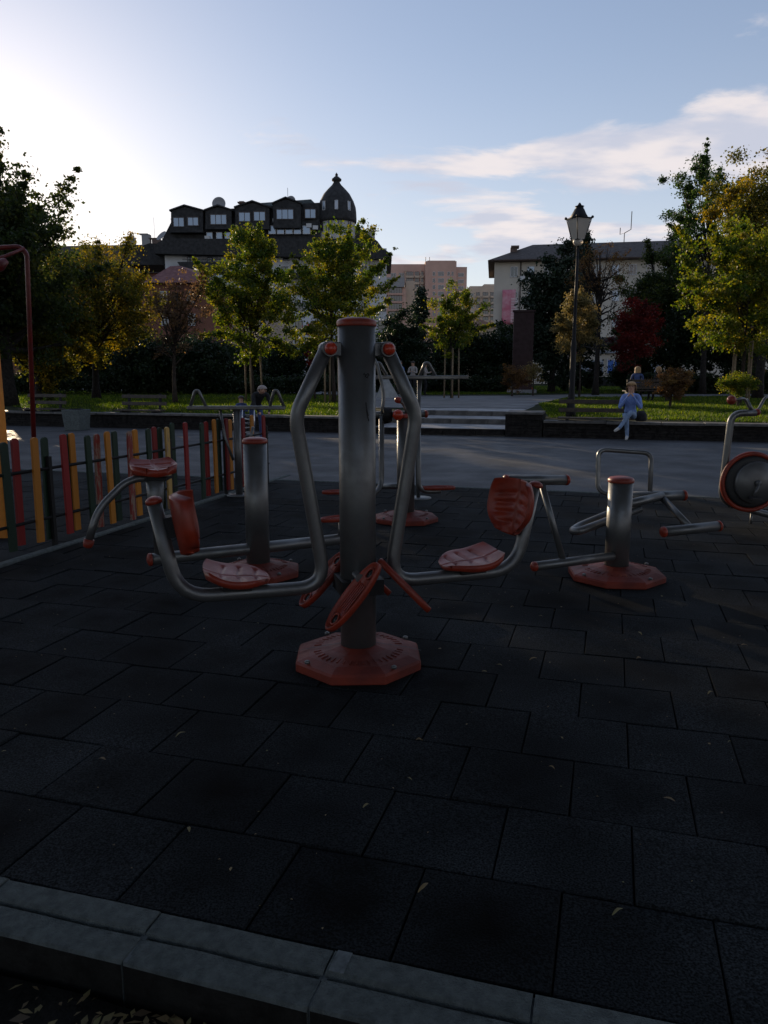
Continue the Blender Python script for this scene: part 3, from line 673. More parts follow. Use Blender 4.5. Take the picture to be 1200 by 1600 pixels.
l3 = tube_part('brace_tube', m3, [(-.27, .12, .34), (-.02, .02, .36)], .03)
footplate(m3, (.33, -.0, .345), (1, .1, 0), (0, 0, 1)); footplate(m3, (-.66, -.28, .345), (1, .12, 0), (0, 0, 1))
h1 = tube_part('handlebar', m3, [(-.25, -.05, 1.10), (-.22, .0, 1.30), (-.30, .05, 1.62), (-.38, .05, 1.72), (-.50, .0, 1.72)], .017, fil=.1)
h2 = tube_part('handlebar', m3, [(.02, -.02, 1.10), (-.02, .0, 1.20), (-.06, -.02, 1.24)], .02, fil=.1); endcap(m3, (-.06, -.02, 1.24), (-1, 0, .2), .03, parent=h2, L_=.05, name='grip')

# --- 4: sit-up machine on the right
m4 = empty('leg_extension_machine', (1.74, 5.59, 0), 'low steel leg exercise machine with cross rollers and U handle, right of the press', 'exercise machine')
octobase(m4, .36, rz=-.08, h=.05); post(m4, .088, .755)
L4 = lambda px, py, Y: gy(px, py, Y) - Vector((1.74, 5.59, 0))
def roller(a, b, r=.036, caps=(1, 1)):
    t = tube_part('roller_bar', m4, [a, b], r, n=18); d = b - a
    if caps[0]: endcap(m4, a, -d, r, parent=t)
    if caps[1]: endcap(m4, b, d, r, parent=t)
    return t
roller(L4(836, 885, 5.22), L4(957, 869, 5.52), .033, (1, 0))
roller(L4(792, 750, 5.30), L4(884, 750, 5.42), .036)
tube_part('strut', m4, [L4(846, 754, 5.36), L4(881, 880, 5.33)], .022)
sf = tube_part('seat_frame', m4, [L4(1000, 783, 5.98), L4(905, 822, 5.80), L4(893, 830, 5.70), L4(905, 830, 5.62), L4(1000, 795, 5.86)], .030, fil=.05)
tube_part('seat_frame_bar', m4, [L4(970, 790, 5.75), L4(1035, 775, 5.95)], .034)
roller(L4(985, 776, 5.98), L4(1068, 774, 5.98), .040)
roller(L4(1038, 831, 5.52), L4(1122, 822, 5.62), .038)
tube_part('strut', m4, [L4(1035, 778, 5.94), L4(1078, 824, 5.58)], .026)
tube_part('handle', m4, [L4(962, 774, 6.0), L4(934, 768, 6.08), L4(935, 702, 6.12), L4(1018, 708, 6.12), L4(1015, 782, 6.0)], .018, fil=.07)

# --- 5: exercise bike at the right edge
m5 = empty('exercise_bike', (4.02, 7.72, 0), 'outdoor exercise bike with red rimmed grey wheel disc and ball grips near the steps plaza', 'exercise bike')
L5 = lambda px, py, Y=7.72: gy(px, py, Y) - Vector((4.02, 7.72, 0))
fr5 = tube_part('frame', m5, [L5(1181, 645), L5(1143, 646), L5(1126, 783), L5(1205, 806), L5(1290, 812), L5(1315, 716)], .034, fil=.14, n=18)
tube_part('front_leg', m5, [L5(1175, 800), L5(1173, 822)], .014); 
tube_part('rear_leg', m5, [L5(1280, 812), L5(1280, 823)], .03)
C5 = L5(1173, 753, 7.66)
rg5 = MB(); a = [(C5 + Vector((math.cos(t) * .285, 0, math.sin(t) * .285))) for t in [2 * math.pi * i / 40 for i in range(41)]]
rg5.tube(a, .024, 10).build('wheel_guard', M['red'], m5)
RX = Matrix.Rotation(math.pi / 2, 4, 'X')
MB().lathe([(.235, -.05), (.262, -.04), (.262, .04), (.235, .05)], 36, 0, C5 + Vector((0, .02, 0)), M=RX).build('wheel_hub_case', M['black'], m5)
MB().lathe([(.03, .052), (.205, .048), (.215, .03), (.215, -.02)], 40, 0, C5 + Vector((.03, -.03, 0)), M=RX).build('wheel_disc', M['galv'], m5)
MB().lathe([(.012, .0), (.03, .01), (.03, .03), (.01, .04)], 14, 0, C5 + Vector((.03, -.08, 0)), M=RX).build('crank_hub', M['galv'], m5)
MB().ball((0, 0, 0), .045, 14).build('guard_knob', M['red'], m5).location = L5(1156, 722)
tube_part('crank', m5, [C5 + Vector((.03, -.12, 0)), C5 + Vector((-.02, -.13, -.14))], .012); MB().box(-.05, .05, -.09, .0, -.012, .012).build('pedal', M['black'], m5).location = C5 + Vector((-.02, -.13, -.14))
tube_part('crank', m5, [C5 + Vector((.03, .12, 0)), C5 + Vector((.08, .13, .14))], .012); MB().box(-.05, .05, .0, .09, -.012, .012).build('pedal', M['black'], m5).location = C5 + Vector((.08, .13, .14))
tube_part('handlebar_stem', m5, [L5(1178, 647), L5(1166, 624)], .018)
hb = tube_part('handlebar', m5, [L5(1147, 625, 7.62), L5(1164, 622, 7.7), L5(1172, 640, 7.72), L5(1184, 642, 7.76), L5(1196, 620, 7.82), L5(1212, 619, 7.95)], .014, fil=.05)
MB().ball((0, 0, 0), .045, 14).build('grip', M['red'], hb).location = L5(1143, 625, 7.6)
MB().ball((0, 0, 0), .045, 14).build('grip', M['red'], hb).location = L5(1214, 619, 7.97)
st = seat_mesh(.26, .28, .02, th=.04).build('seat', M['red'], m5); st.location = L5(1316, 708); st.rotation_euler = (0, 0, 1.57)
MB().ball((0, 0, 0), .035, 10).build('frame_knob', M['red'], m5).location = L5(1183, 644)

# --- 6/7: two rail stations with arched hand loops
def rail_station(P0, half, z, label, hs, seg, pr=.045):
    r = empty('handrail_station', P0, label, 'exercise rail', 'rail stations with arched hand loops')
    MB().lathe([(.16, 0), (.16, .015), (.05, .02)], 20).build('base_plate', M['galv'], r)
    post_ = MB().lathe([(pr, .01), (pr, z - .02)], 20).build('post', M['galv'], r)
    MB().box(-half, half, -.055, .055, z - .028, z + .018).build('top_rail', M['galv'], r, bevel=.01)
    for (c, w, h) in hs:
        tube_part('hand_loop', r, [(c - w, 0, z), (c - w * .35, 0, z + h), (c + w * .1, 0, z + h * 1.02), (c + w, 0, z)], .019, fil=.05)
    for pts in seg: tube_part('brace', r, pts, .017, fil=.05)
    return r
rail_station((-1.82, 9.55, 0), .60, 1.10, 'steel rail with two hand loops on a post, behind the rider machine', [(-.47, .10, .20), (.50, .09, .20)], [[(-.20, -.02, 1.08), (-.14, -.05, .72), (-.05, -.05, .45)], [(.25, -.3, .88), (.20, -.28, .70), (.12, -.26, .60)]])
rail_station((.42, 9.3, 0), .58, 1.47, 'taller steel rail with two hand loops on a post, rising behind the air walker', [(-.48, .10, .16), (.10, .10, .16)], [[(.02, 0, 1.45), (-.0, 0, 1.2), (-.05, 0, .95)]], pr=.024)

# --- climbing frame at the left edge, beyond the fence
cf = empty('climbing_frame', gz(3, 838), 'play frame with orange post and red pipe arch at the left edge', 'play frame')
cfo = gz(3, 838)
b = MB().box(-.09, .09, -.09, .09, -.02, 3.4).build('yellow_post', M['yel_post'], cf, bevel=.01)
b.location = (0.0, 0, 0)
rp = lambda px, py, Y: gy(px, py, Y) - cfo
tube_part('red_pipe', cf, [rp(-60, 392, 10.0), rp(30, 385, 10.4), rp(42, 396, 10.4), rp(56, 765, 10.4)], .031, 'redpipe', fil=.18)
tube_part('red_pipe', cf, [rp(-60, 415, 9.9), rp(5, 402, 10.2), rp(38, 388, 10.4)], .022, 'redpipe', fil=.1)
MB().tube([rp(-20, 425, 10.0), rp(0, 414, 10.0), rp(10, 407, 10.05)], [.06, .075, .04], 14).build('red_sleeve', M['redpipe'], cf)
tube_part('red_pipe', cf, [rp(-190, 392, 10.4), rp(-190, 765, 10.4)], .031, 'redpipe'); 

# ------------------------------------------------------------------ park furniture
lp = empty('street_lamp', (gz(886, 652, .40).x, 19.75, .38), 'tall black park lamp with four sided frosted lantern, on the lawn behind the wall', 'street lamp')
lz = gy(895, 383, 19.75).z - .38
MB().lathe([(.13, 0), (.13, .25), (.10, .30), (.085, .6), (.075, .65), (.072, 1.9), (.06, 1.95), (.05, 2.0), (.042, 3.0), (.032, lz)], 12).build('pole', M['iron'], lp)
ln_ = MB(); hh = .62
def fr4(r, z): return [Vector((r * a, r * b, z)) for a, b in ((1, 1), (-1, 1), (-1, -1), (1, -1))]
lo, hi_ = fr4(.11, lz + .12), fr4(.215, lz + .62)
lo2 = fr4(.085, lz + .12)
for i in range(4): ln_.tube([lo[i], hi_[i]], .011, 6); ln_.tube([lo[i], lo[(i + 1) % 4]], .010, 6); ln_.tube([hi_[i], hi_[(i + 1) % 4]], .016, 6)
rz_ = Matrix.Rotation(.42, 4, 'Z')
fr_ = ln_.build('lantern_frame', M['iron'], lp); fr_.rotation_euler = (0, 0, .42)
pn = MB(); s9 = .94
for i in range(4):
    j = (i + 1) % 4; q = [Vector((p.x * s9, p.y * s9, p.z)) for p in (lo[i], lo[j], hi_[j], hi_[i])]; n_ = (q[1] - q[0]).cross(q[3] - q[0]).normalized() * .004
    p_ = MB().prism(q, n_).build('lantern_pane', M['lglass'], lp); p_.rotation_euler = (0, 0, .42)
MB().lathe([(.05, lz - .02), (.10, lz + .02), (.125, lz + .06), (.12, lz + .13), (.10, lz + .14)], 16).build('lamp_socket_glass', M['lglass'], lp)
MB().lathe([(.215, lz + .615), (.235, lz + .64), (.17, lz + .74), (.12, lz + .84), (.10, lz + .85), (.10, lz + .90), (.12, lz + .905), (.05, lz + .93), (.03, lz + .97), (.012, lz + .99)], 8).build('lantern_roof', M['iron'], lp)
cr = MB()
for i in range(4):
    p = hi_[i]; cr.ball((p.x * 1.05, p.y * 1.05, p.z + .02), .035, 8)
o = cr.build('roof_corner_ornament', M['iron'], lp); o.rotation_euler = (0, 0, .42)

def bench(p, L_, label, seed, rz=0.0, back=True):
    r = empty('park_bench', p, label, 'bench', 'benches along the terrace wall', rz=-GA + rz)
    for sx in (-L_ / 2 + .22, L_ / 2 - .22):
        b = MB(); b.box(sx - .03, sx + .03, -.20, .20, 0, .05).box(sx - .03, sx + .03, .19, .24, 0, .55, M=Matrix.Rotation(-.08, 4, 'X')); b.build('bench_leg', M['iron'], r)
    for k in range(3): MB().cbox((0, 0, 0), (L_ / 2, .055, .018), .005).build('seat_slat', M['benchw'], r).location = (0, -.15 + k * .13, .07)
    if back:
        for k in range(2):
            o = MB().cbox((0, 0, 0), (L_ / 2, .05, .015), .005).build('back_slat', M['benchw'], r); o.location = (0, .215 + .01 * k, .25 + .20 * k); o.rotation_euler = (math.radians(84), 0, 0)
    return r
WT = .43
def wallpt(px, u=19.08, z=WT):
    d = ray(px, 660); k = (u) / (d[0] * U2.x + d[1] * U2.y); return Vector((d[0] * k, d[1] * k, z))
bench(wallpt(68, 19.12), 1.35, 'dark wooden bench on the wall at far left, left of the square concrete bin', 1)
bench(wallpt(220, 19.12), 1.45, 'dark wooden bench on the wall right of the square concrete bin', 2)
bench(wallpt(930, 19.12, .40), 1.75, 'dark wooden bench on the wall between the lamp post and the seated woman', 3)

bn = empty('litter_bin', gz(121, 672), 'square grey concrete litter bin with tapered sides standing before the left wall', 'litter bin', rz=-.25)
MB().add([Vector((x * w, y * w, z)) for z, w in ((0, .23), (.56, .27)) for x, y in ((-1, -1), (1, -1), (1, 1), (-1, 1))] + [Vector((x * .22, y * .22, .56)) for x, y in ((-1, -1), (1, -1), (1, 1), (-1, 1))] + [Vector((x * .19, y * .19, .3)) for x, y in ((-1, -1), (1, -1), (1, 1), (-1, 1))],
         [(0, 3, 2, 1), (0, 1, 5, 4), (1, 2, 6, 5), (2, 3, 7, 6), (3, 0, 4, 7), (4, 5, 9, 8), (5, 6, 10, 9), (6, 7, 11, 10), (7, 4, 8, 11), (8, 9, 13, 12), (9, 10, 14, 13), (10, 11, 15, 14), (11, 8, 12, 15), (12, 13, 14, 15)]).build('bin_body', M['conc'], bn, bevel=.012)
MB().lathe([(.19, .28), (.195, .575), (.185, .58), (.18, .3)], 16).build('bin_liner', M['iron'], bn)

# ------------------------------------------------------------------ people
def person(name_loc, rz, label, joints, cols, hair, group=None, scale=1.0, fingers=False, hair_len='short', parent_z=0, extra=None):
    J = {k: Vector(v) for k, v in joints.items()}
    root = empty('person', name_loc, label, 'person', group, rz); root.scale = (scale,) * 3
    R = dict(pelvis=.135, belly=.125, chest=.145, neck0=.075, neck=.052, head=.088, crown=.075, chin=.06,
             hip=.095, knee=.062, ankle=.042, heel=.04, toe=.03, sh=.062, elbow=.043, wrist=.030, palm=.034, tip=.018)
    V = []; Rr = []; idx = {}
    def av(k, r): idx[k] = len(V); V.append(J[k]); Rr.append(r)
    J['belly'] = J['pelvis'].lerp(J['chest'], .5); J['neck0'] = J['chest'].lerp(J['neck'], .62)
    E_ = []; T_ = []
    for k in ('pelvis', 'belly', 'chest', 'neck0', 'neck', 'head', 'crown'): av(k, R[k])
    for a, b, t in (('pelvis', 'belly', 'top'), ('belly', 'chest', 'top'), ('chest', 'neck0', 'top'), ('neck0', 'neck', 'skin'), ('neck', 'head', 'skin'), ('head', 'crown', 'skin')): E_.append((idx[a], idx[b])); T_.append(t)
    for s_ in 'LR':
        for a, r in (('hip', .095), ('knee', .062), ('ankle', .042), ('toe', .032), ('sh', .064), ('elbow', .044), ('wrist', .031), ('hand', .028)): av(a + s_, r)
        for a, b, t in (('pelvis', 'hip' + s_, 'pants'), ('hip' + s_, 'knee' + s_, 'pants'), ('knee' + s_, 'ankle' + s_, 'pants'), ('ankle' + s_, 'toe' + s_, 'shoe'),
                        ('neck0', 'sh' + s_, 'top'), ('sh' + s_, 'elbow' + s_, 'top'), ('elbow' + s_, 'wrist' + s_, 'top'), ('wrist' + s_, 'hand' + s_, 'skin')): E_.append((idx[a], idx[b])); T_.append(t)
        if fingers:
            h, w = J['hand' + s_], J['wrist' + s_]; d = (h - w).normalized(); sd_ = d.cross(Vector((0, 0, 1))).normalized()
            curl = Vector((0, -.012, .01))
            for q in range(4):
                l = (.062, .07, .066, .052)[q]; off = sd_ * (-.027 + .018 * q); a = len(V); V.append(h + off + d * .02); Rr.append(.010)
                V.append(h + off + d * (.02 + l * .55) + curl * .5); Rr.append(.0088); V.append(h + off + d * (.02 + l * .8) + curl * 2.2); Rr.append(.0075)
                E_ += [(idx['hand' + s_], a), (a, a + 1), (a + 1, a + 2)]; T_ += ['skin'] * 3
            a = len(V); V.append(w.lerp(h, .5) + sd_ * -.03); Rr.append(.011); V.append(w.lerp(h, .9) + sd_ * -.052); Rr.append(.009)
            E_ += [(idx['wrist' + s_], a), (a, a + 1)]; T_ += ['skin'] * 2
    me = bpy.data.meshes.new('body'); me.from_pydata([tuple(v) for v in V], E_, []); o = bpy.data.objects.new('body', me); link(o)
    md = o.modifiers.new('skin', 'SKIN'); md.use_smooth_shade = True; md.branch_smoothing = .6
    for i, r in enumerate(Rr):
        sv = me.skin_vertices[0].data[i]; rx = r
        sv.radius = (r * (1.18 if i in (idx['chest'], idx['pelvis'], idx['belly']) else 1), r * (.82 if i in (idx['chest'], idx['belly']) else 1)); sv.use_root = (i == 0)
    o.modifiers.new('sub', 'SUBSURF').levels = 2 if fingers else 1
    dg = bpy.context.evaluated_depsgraph_get(); ev = o.evaluated_get(dg); nm = bpy.data.meshes.new_from_object(ev); bpy.data.objects.remove(o)
    mats = ['skin', cols[0], cols[1], cols[2]]; mi = {'skin': 0, 'top': 1, 'pants': 2, 'shoe': 3}
    for m_ in mats: nm.materials.append(M[m_])
    A_ = np.array([V[a] for a, b in E_]); B_ = np.array([V[b] for a, b in E_]); rr = np.array([(Rr[a] + Rr[b]) / 2 for a, b in E_])
    for p in nm.polygons:
        c = np.array(p.center); ab = B_ - A_; t = np.clip(((c - A_) * ab).sum(1) / (ab * ab).sum(1), 0, 1); d = np.linalg.norm(A_ + ab * t[:, None] - c, axis=1) - rr * .9
        p.material_index = mi[T_[int(d.argmin())]]; p.use_smooth = True
    bo = bpy.data.objects.new('body', nm); link(bo, root)
    # face
    face = Vector(extra['face']).normalized() if extra and 'face' in extra else Vector((0, -1, 0)); hd = J['head']; upv = (J['crown'] - J['head']).normalized(); rt = face.cross(upv).normalized(); upv = rt.cross(face)
    nose = MB().lathe([(.014, -.01), (.011, .01), (.004, .028)], 8, M=face.to_track_quat('Z', 'Y').to_matrix().to_4x4()).build('nose', M['skin'], root); nose.location = hd + face * .085 - upv * .01
    for sg in (-1, 1):
        MB().ball((0, 0, 0), .010, 8).build('eye', M['eye'], root).location = hd + face * .083 + rt * .032 * sg + upv * .02
        MB().ball((0, 0, 0), .020, 8, sc3=(.5, 1, 1.4)).build('ear', M['skin'], root).location = hd + rt * .090 * sg
    MB().ball((0, 0, 0), .018, 8, sc3=(1.2, .4, .4)).build('mouth', M['lip'], root).location = hd + face * .084 - upv * .042
    # hair: a cap that leaves the face free
    hb_ = MB(); n = 20; vs = []; fs = []; rg = random.Random(len(label)); rows = 9
    low = -.115 if hair_len == 'bob' else (-.16 if hair_len == 'long' else -.055)
    cen = hd + upv * .035
    for i in range(rows + 1):
        for j in range(n):
            a = 2 * math.pi * j / n; front = math.cos(a)       # a=0 towards the face
            lim = .045 if front > .55 else low
            if .2 < front <= .55: lim = low + (.045 - low) * (front - .2) / .35
            f = i / rows; th = f * math.pi * .5
            if f < .6: rad = .112 * math.sin(f / .6 * math.pi / 2); z = .098 * math.cos(f / .6 * math.pi / 2)
            else: g = (f - .6) / .4; rad = .112 - .012 * g * (1 if hair_len == 'short' else -0.6); z = (lim) * g
            k = 1 + rg.uniform(-.05, .05)
            vs.append(cen + (face * math.cos(a) + rt * math.sin(a)) * rad * k - face * .012 + upv * (z if f < .6 else z))
    for i in range(rows):
        for j in range(n): fs.append((i * n + j, i * n + (j + 1) % n, (i + 1) * n + (j + 1) % n, (i + 1) * n + j))
    hb_.add(vs, fs, 0, True); hb_.build('hair', M[hair], root)
    return root
def stand(lean=0.0, arm='down', step=.0):
    J = dict(pelvis=(0, 0, .93), chest=(0, lean * .6, 1.30), neck=(0, lean, 1.48), head=(0, lean - .02, 1.60), crown=(0, lean, 1.68))
    for s_, g in (('L', -1), ('R', 1)):
        J['hip' + s_] = (.09 * g, 0, .88); J['knee' + s_] = (.10 * g, -.04 + step * g, .49); J['ankle' + s_] = (.11 * g, .03 + step * g * .8, .09); J['toe' + s_] = (.13 * g, -.13 + step * g * .8, .035)
        J['sh' + s_] = (.17 * g, lean * .9, 1.40); J['elbow' + s_] = (.23 * g, lean * .8 + .02, 1.12); J['wrist' + s_] = (.22 * g, lean * .8 - .08, .88); J['hand' + s_] = (.22 * g, lean * .8 - .11, .80)
    if arm == 'front':
        for s_, g in (('L', -1), ('R', 1)): J['elbow' + s_] = (.22 * g, lean - .08, 1.15); J['wrist' + s_] = (.08 * g, lean - .27, 1.20); J['hand' + s_] = (.04 * g, lean - .33, 1.23)
    return J
def sit(lean=-.05, hz=.45, arm='lap', cross=False):
    z = hz + .12
    J = dict(pelvis=(0, 0, z), chest=(0, lean, z + .36), neck=(0, lean * 1.5, z + .54), head=(0, lean * 1.7 - .02, z + .66), crown=(0, lean * 1.7, z + .74))
    for s_, g in (('L', -1), ('R', 1)):
        J['hip' + s_] = (.09 * g, -.03, z - .02); J['knee' + s_] = (.12 * g, -.45, z + .0); J['ankle' + s_] = (.12 * g, -.50, .10); J['toe' + s_] = (.13 * g, -.66, .04)
        J['sh' + s_] = (.17 * g, lean * 1.3, z + .46); J['elbow' + s_] = (.24 * g, lean * 1.2 - .04, z + .18); J['wrist' + s_] = (.14 * g, -.27, z + .12); J['hand' + s_] = (.09 * g, -.34, z + .10)
        if arm == 'mouth': J['elbow' + s_] = (.24 * g, lean - .12, z + .17); J['wrist' + s_] = (.07 * g, lean * 1.6 - .20, z + .44); J['hand' + s_] = (.02 * g, lean * 1.6 - .19, z + .51)
    if cross:
        J['kneeR'] = (.03, -.44, z + .10); J['ankleR'] = (-.19, -.62, .30); J['toeR'] = (-.30, -.70, .22)
        J['kneeL'] = (-.06, -.43, z + .0); J['ankleL'] = (-.02, -.52, .10); J['toeL'] = (-.03, -.68, .04)
    return J
# the woman on the wall
wp = wallpt(984, 19.0, 0); wp.z = 0
person(wp, -.35, 'woman in pale blue sitting on the wall, legs crossed, hands at her mouth', sit(-.06, .43, 'mouth', True), ('c_blue', 'c_jean', 'c_shoe'), 'hair_b', fingers=True, hair_len='bob')
hbp = wallpt(1001, 19.12, .42)
hb_ = empty('shoulder_bag', hbp, 'small dark bag resting on the wall right beside the seated woman', 'bag'); MB().lathe([(.10, 0), (.14, .03), (.13, .16), (.07, .24)], 12).build('bag_body', M['c_black'], hb_); MB().tube([(-.07, 0, .22), (0, 0, .34), (.07, 0, .22)], .008, 6).build('strap', M['c_black'], hb_)
# two on the far bench, seen from behind
fb = gy(1012, 615, 30.0); fb.z = .45
person((gy(994, 616, 30).x, fb.y, .45), math.pi - .4, 'person with long blond hair and blue jacket on the lawn bench, seen from behind', sit(-.06, .45), ('c_navy', 'c_black', 'c_dshoe'), 'hair_b', hair_len='long')
person((gy(1031, 616, 30).x, fb.y - .1, .45), math.pi + .5, 'blond person in black jacket on the right end of the lawn bench', sit(-.10, .45), ('c_black', 'c_black', 'c_dshoe'), 'hair_b', hair_len='bob')
lb = empty('lawn_bench', (fb.x + .02, fb.y, .45), 'dark bench out on the right lawn, carrying two people seen from behind', 'bench', rz=.05)
for k in range(3): MB().cbox((0, 0, 0), (.95, .055, .018), .005).build('seat_slat', M['benchw'], lb).location = (0, -.10 + k * .13, .43)
for k in range(3): MB().cbox((0, 0, 0), (.95, .014, .05), .005).build('back_slat', M['benchw'], lb).location = (0, -.24, .55 + .13 * k)
for sx in (-.8, .8): MB().box(sx - .025, sx + .025, -.22, .25, 0, .42).box(sx - .02, sx + .02, -.27, -.255, 0, .90).build('bench_leg', M['iron'], lb)
# others
def at_terr(px, py): p = gz(px, py, .45); return p
person(at_terr(1196, 613.5), -1.2, 'person at the right edge of the picture sitting bent forward beyond the lawn', sit(-.12, .45), ('c_navy', 'c_black', 'c_dshoe'), 'hair_b')
person(at_terr(921, 604.5), 2.9, 'person in dark coat standing with raised hood near the blue shopfront', stand(), ('c_black', 'c_black', 'c_dshoe'), 'hair_d')
person(at_terr(957, 604.0), 1.8, 'dark silhouetted person seated in front of the blue shopfront', sit(-.05, .45), ('c_black', 'c_black', 'c_dshoe'), 'hair_d')
person(at_terr(625, 620), .5, 'person in bright blue jacket standing behind the taller handrail station', stand(), ('c_bright', 'c_black', 'c_dshoe'), 'hair_d', scale=.98)
person(at_terr(645, 619), -.3, 'person in pale top lifting both hands, middle of the three behind the handrail', stand(0, 'front'), ('c_pale', 'c_black', 'c_dshoe'), 'hair_d', scale=.98)
person(at_terr(664, 618), 1.3, 'slim person in dark clothes, right of the three standing behind the handrail', stand(0, 'front', .06), ('c_pale', 'c_black', 'c_dshoe'), 'hair_d', scale=.96)
person(at_terr(436, 610), 1.35, 'person in dark jacket leaning over a parked bicycle beyond the left lawn', stand(-.30, 'front'), ('c_black', 'c_black', 'c_dshoe'), 'hair_b')
ap = gz(402, 690); ap.z = 0
J = stand(-.34, 'front'); J.update(pelvis=(0, .08, .88), chest=(0, -.26, 1.10), neck=(0, -.42, 1.18), head=(0, -.53, 1.22), crown=(0, -.58, 1.29))
for s_, g in (('L', -1), ('R', 1)): J['hip' + s_] = (.09 * g, .06, .83); J['sh' + s_] = (.17 * g, -.36, 1.13); J['elbow' + s_] = (.2 * g, -.50, .90); J['wrist' + s_] = (.12 * g, -.62, .74); J['hand' + s_] = (.10 * g, -.66, .67)
person(ap, .45, 'adult in dark jacket and jeans bending over a child behind the left handrail station', J, ('c_black', 'c_navy', 'c_dshoe'), 'hair_g', scale=.94)
cp = gz(379, 691); cp.z = 0
J = stand(0, 'front'); person(cp, .2, 'small dark haired child beside the bending adult', J, ('c_navy', 'c_black', 'c_shoe'), 'hair_d', scale=.60)

# pushchair frame with zigzag wire between the adult and the rail
pc = empty('pushchair', gz(389, 694), 'chrome wire basket pushchair with zigzag side wires standing before the bending adult', 'pushchair')
for sx in (-.13, .13): MB().tube([(sx, 0, .12), (sx, .02, .60), (sx, .10, .80)], .012, 8).build('side_rail', M['chrome'], pc)
for k in range(5): MB().tube([(-.13, 0, .16 + .1 * k), (.13, 0, .16 + .1 * k)], .007, 6).build('cross_wire', M['chrome'], pc)
MB().tube([(-.12 + .24 * (k % 2), -.012, .16 + .05 * k) for k in range(9)], .007, 6).build('zigzag_wire', M['chrome'], pc)
for sx in (-.14, .14): MB().lathe([(.06, -.015), (.065, 0), (.06, .015)], 14, M=Matrix.Rotation(math.pi / 2, 4, 'Y')).build('wheel', M['tyre'], pc).location = (sx, .02, .065)

# pale canvas cover near the three people
cv = empty('canvas_cover', at_terr(607, 621.5), 'pale grey tent shaped canvas cover standing on the path behind the air walker', 'canvas cover')
b = MB(); b.add([(-.55, -.3, 0), (.5, -.3, 0), (.5, .4, 0), (-.55, .4, 0), (-.36, -.08, .62), (.1, -.08, .66), (.1, .15, .66), (-.36, .15, .62), (-.2, 0, .98), (-.05, .03, .98)],
      [(0, 1, 5, 4), (1, 2, 6, 5), (2, 3, 7, 6), (3, 0, 4, 7), (4, 5, 9, 8), (5, 6, 9), (6, 7, 8, 9), (7, 4, 8)], 0, True); b.build('cloth', M['canvas'], cv)
MB().tube([(-.05, .03, .95), (-.05, .03, 1.15)], .015, 6).build('pole_tip', M['stake'], cv)

# bicycles parked by the far path on the left
def bicycle(p, rz, label):
    r = empty('bicycle', p, label, 'bicycle', 'bicycles by the far path', rz); TY = Matrix.Rotation(math.pi / 2, 4, 'X')
    for x in (-.52, .52):
        MB().tube([(x + .33 * math.cos(t), 0, .34 + .33 * math.sin(t)) for t in [2 * math.pi * i / 28 for i in range(29)]], .018, 8).build('tyre', M['tyre'], r)
        sp = MB(); [sp.tube([(x, 0, .34), (x + .32 * math.cos(t), 0, .34 + .32 * math.sin(t))], .003, 4) for t in [2 * math.pi * i / 12 for i in range(12)]]; sp.build('spokes', M['chrome'], r)
    f = MB()
    for a, b_ in (((-.52, 0, .34), (-.08, 0, .30)), ((-.52, 0, .34), (-.18, 0, .82)), ((-.08, 0, .30), (-.20, 0, .88)), ((-.18, 0, .80), (.36, 0, .84)), ((-.08, 0, .30), (.38, 0, .78)), ((.36, 0, .92), (.52, 0, .34))): f.tube([a, b_], .018, 8)
    f.build('frame', M['iron'], r); MB().box(-.13, .1, -.06, .06, -.02, .03).build('saddle', M['black'], r).location = (-.21, 0, .90)
    MB().tube([(.30, -.25, .98), (.36, -.12, .96), (.36, .12, .96), (.30, .25, .98)], .012, 8).build('handlebar', M['chrome'], r)
bicycle(at_terr(463, 611), .1, 'dark bicycle parked by the far path beside the leaning person')
bicycle(at_terr(556, 610), -.2, 'dark bicycle half hidden by the middle tree stakes')

# white cars beyond the left lawn
def car(p, rz, label):
    r = empty('parked_car', p, label, 'car', 'cars parked beyond the left hedge', rz)
    prof = [(-2.05, .35), (-2.1, .75), (-1.95, .95), (-1.3, 1.02), (-.75, 1.42), (.55, 1.45), (1.25, 1.05), (2.0, .88), (2.12, .6), (2.05, .35)]
    b = MB(); b.prism([(x, -.82, z) for x, z in prof], (0, 1.64, 0)); b.build('body', M['carw'], r, bevel=.06)
    for y in (-.825, .825):
        s_ = 1 if y > 0 else -1
        for w in ([(-1.12, 1.03), (-.68, 1.36), (-.12, 1.38), (-.12, 1.03)], [(-.04, 1.03), (-.04, 1.38), (.5, 1.37), (1.05, 1.04)]):
            MB().prism([(x, y, z) for x, z in w], (0, .012 * s_, 0)).build('side_window', M['glass'], r)
        for x in (-1.3, 1.3):
            w = MB().lathe([(.2, -.1), (.32, -.1), (.32, .1), (.2, .1)], 20, M=Matrix.Rotation(math.pi / 2, 4, 'X')).build('wheel', M['tyre'], r); w.location = (x, y * .93, .32)
            MB().lathe([(.02, -.11), (.19, -.105), (.19, .105), (.02, .11)], 14, M=Matrix.Rotation(math.pi / 2, 4, 'X')).build('rim', M['galv'], w)
    MB().prism([(1.22, -.7, 1.07), (1.22, .7, 1.07), (.6, .66, 1.41), (.6, -.66, 1.41)], (.012, 0, .015)).build('windscreen', M['glass'], r)
    MB().prism([(-1.32, -.7, 1.05), (-.80, -.66, 1.40), (-.80, .66, 1.40), (-1.32, .7, 1.05)], (-.015, 0, .012)).build('rear_window', M['bglass'], r)
    for y in (-.62, .62): MB().ball((0, 0, 0), .1, 10, sc3=(.4, 1.3, .8)).build('headlight', M['bglass'], r).location = (2.08, y, .7); MB().box(-.02, .02, -.12, .12, -.07, .07).build('tail_light', M['red'], r).location = (-2.09, y, .78)
car(gz(222, 607.5, .45) + Vector((0, 6, 0)), 2.55, 'white car half hidden by dark shrubs behind the left lawn')
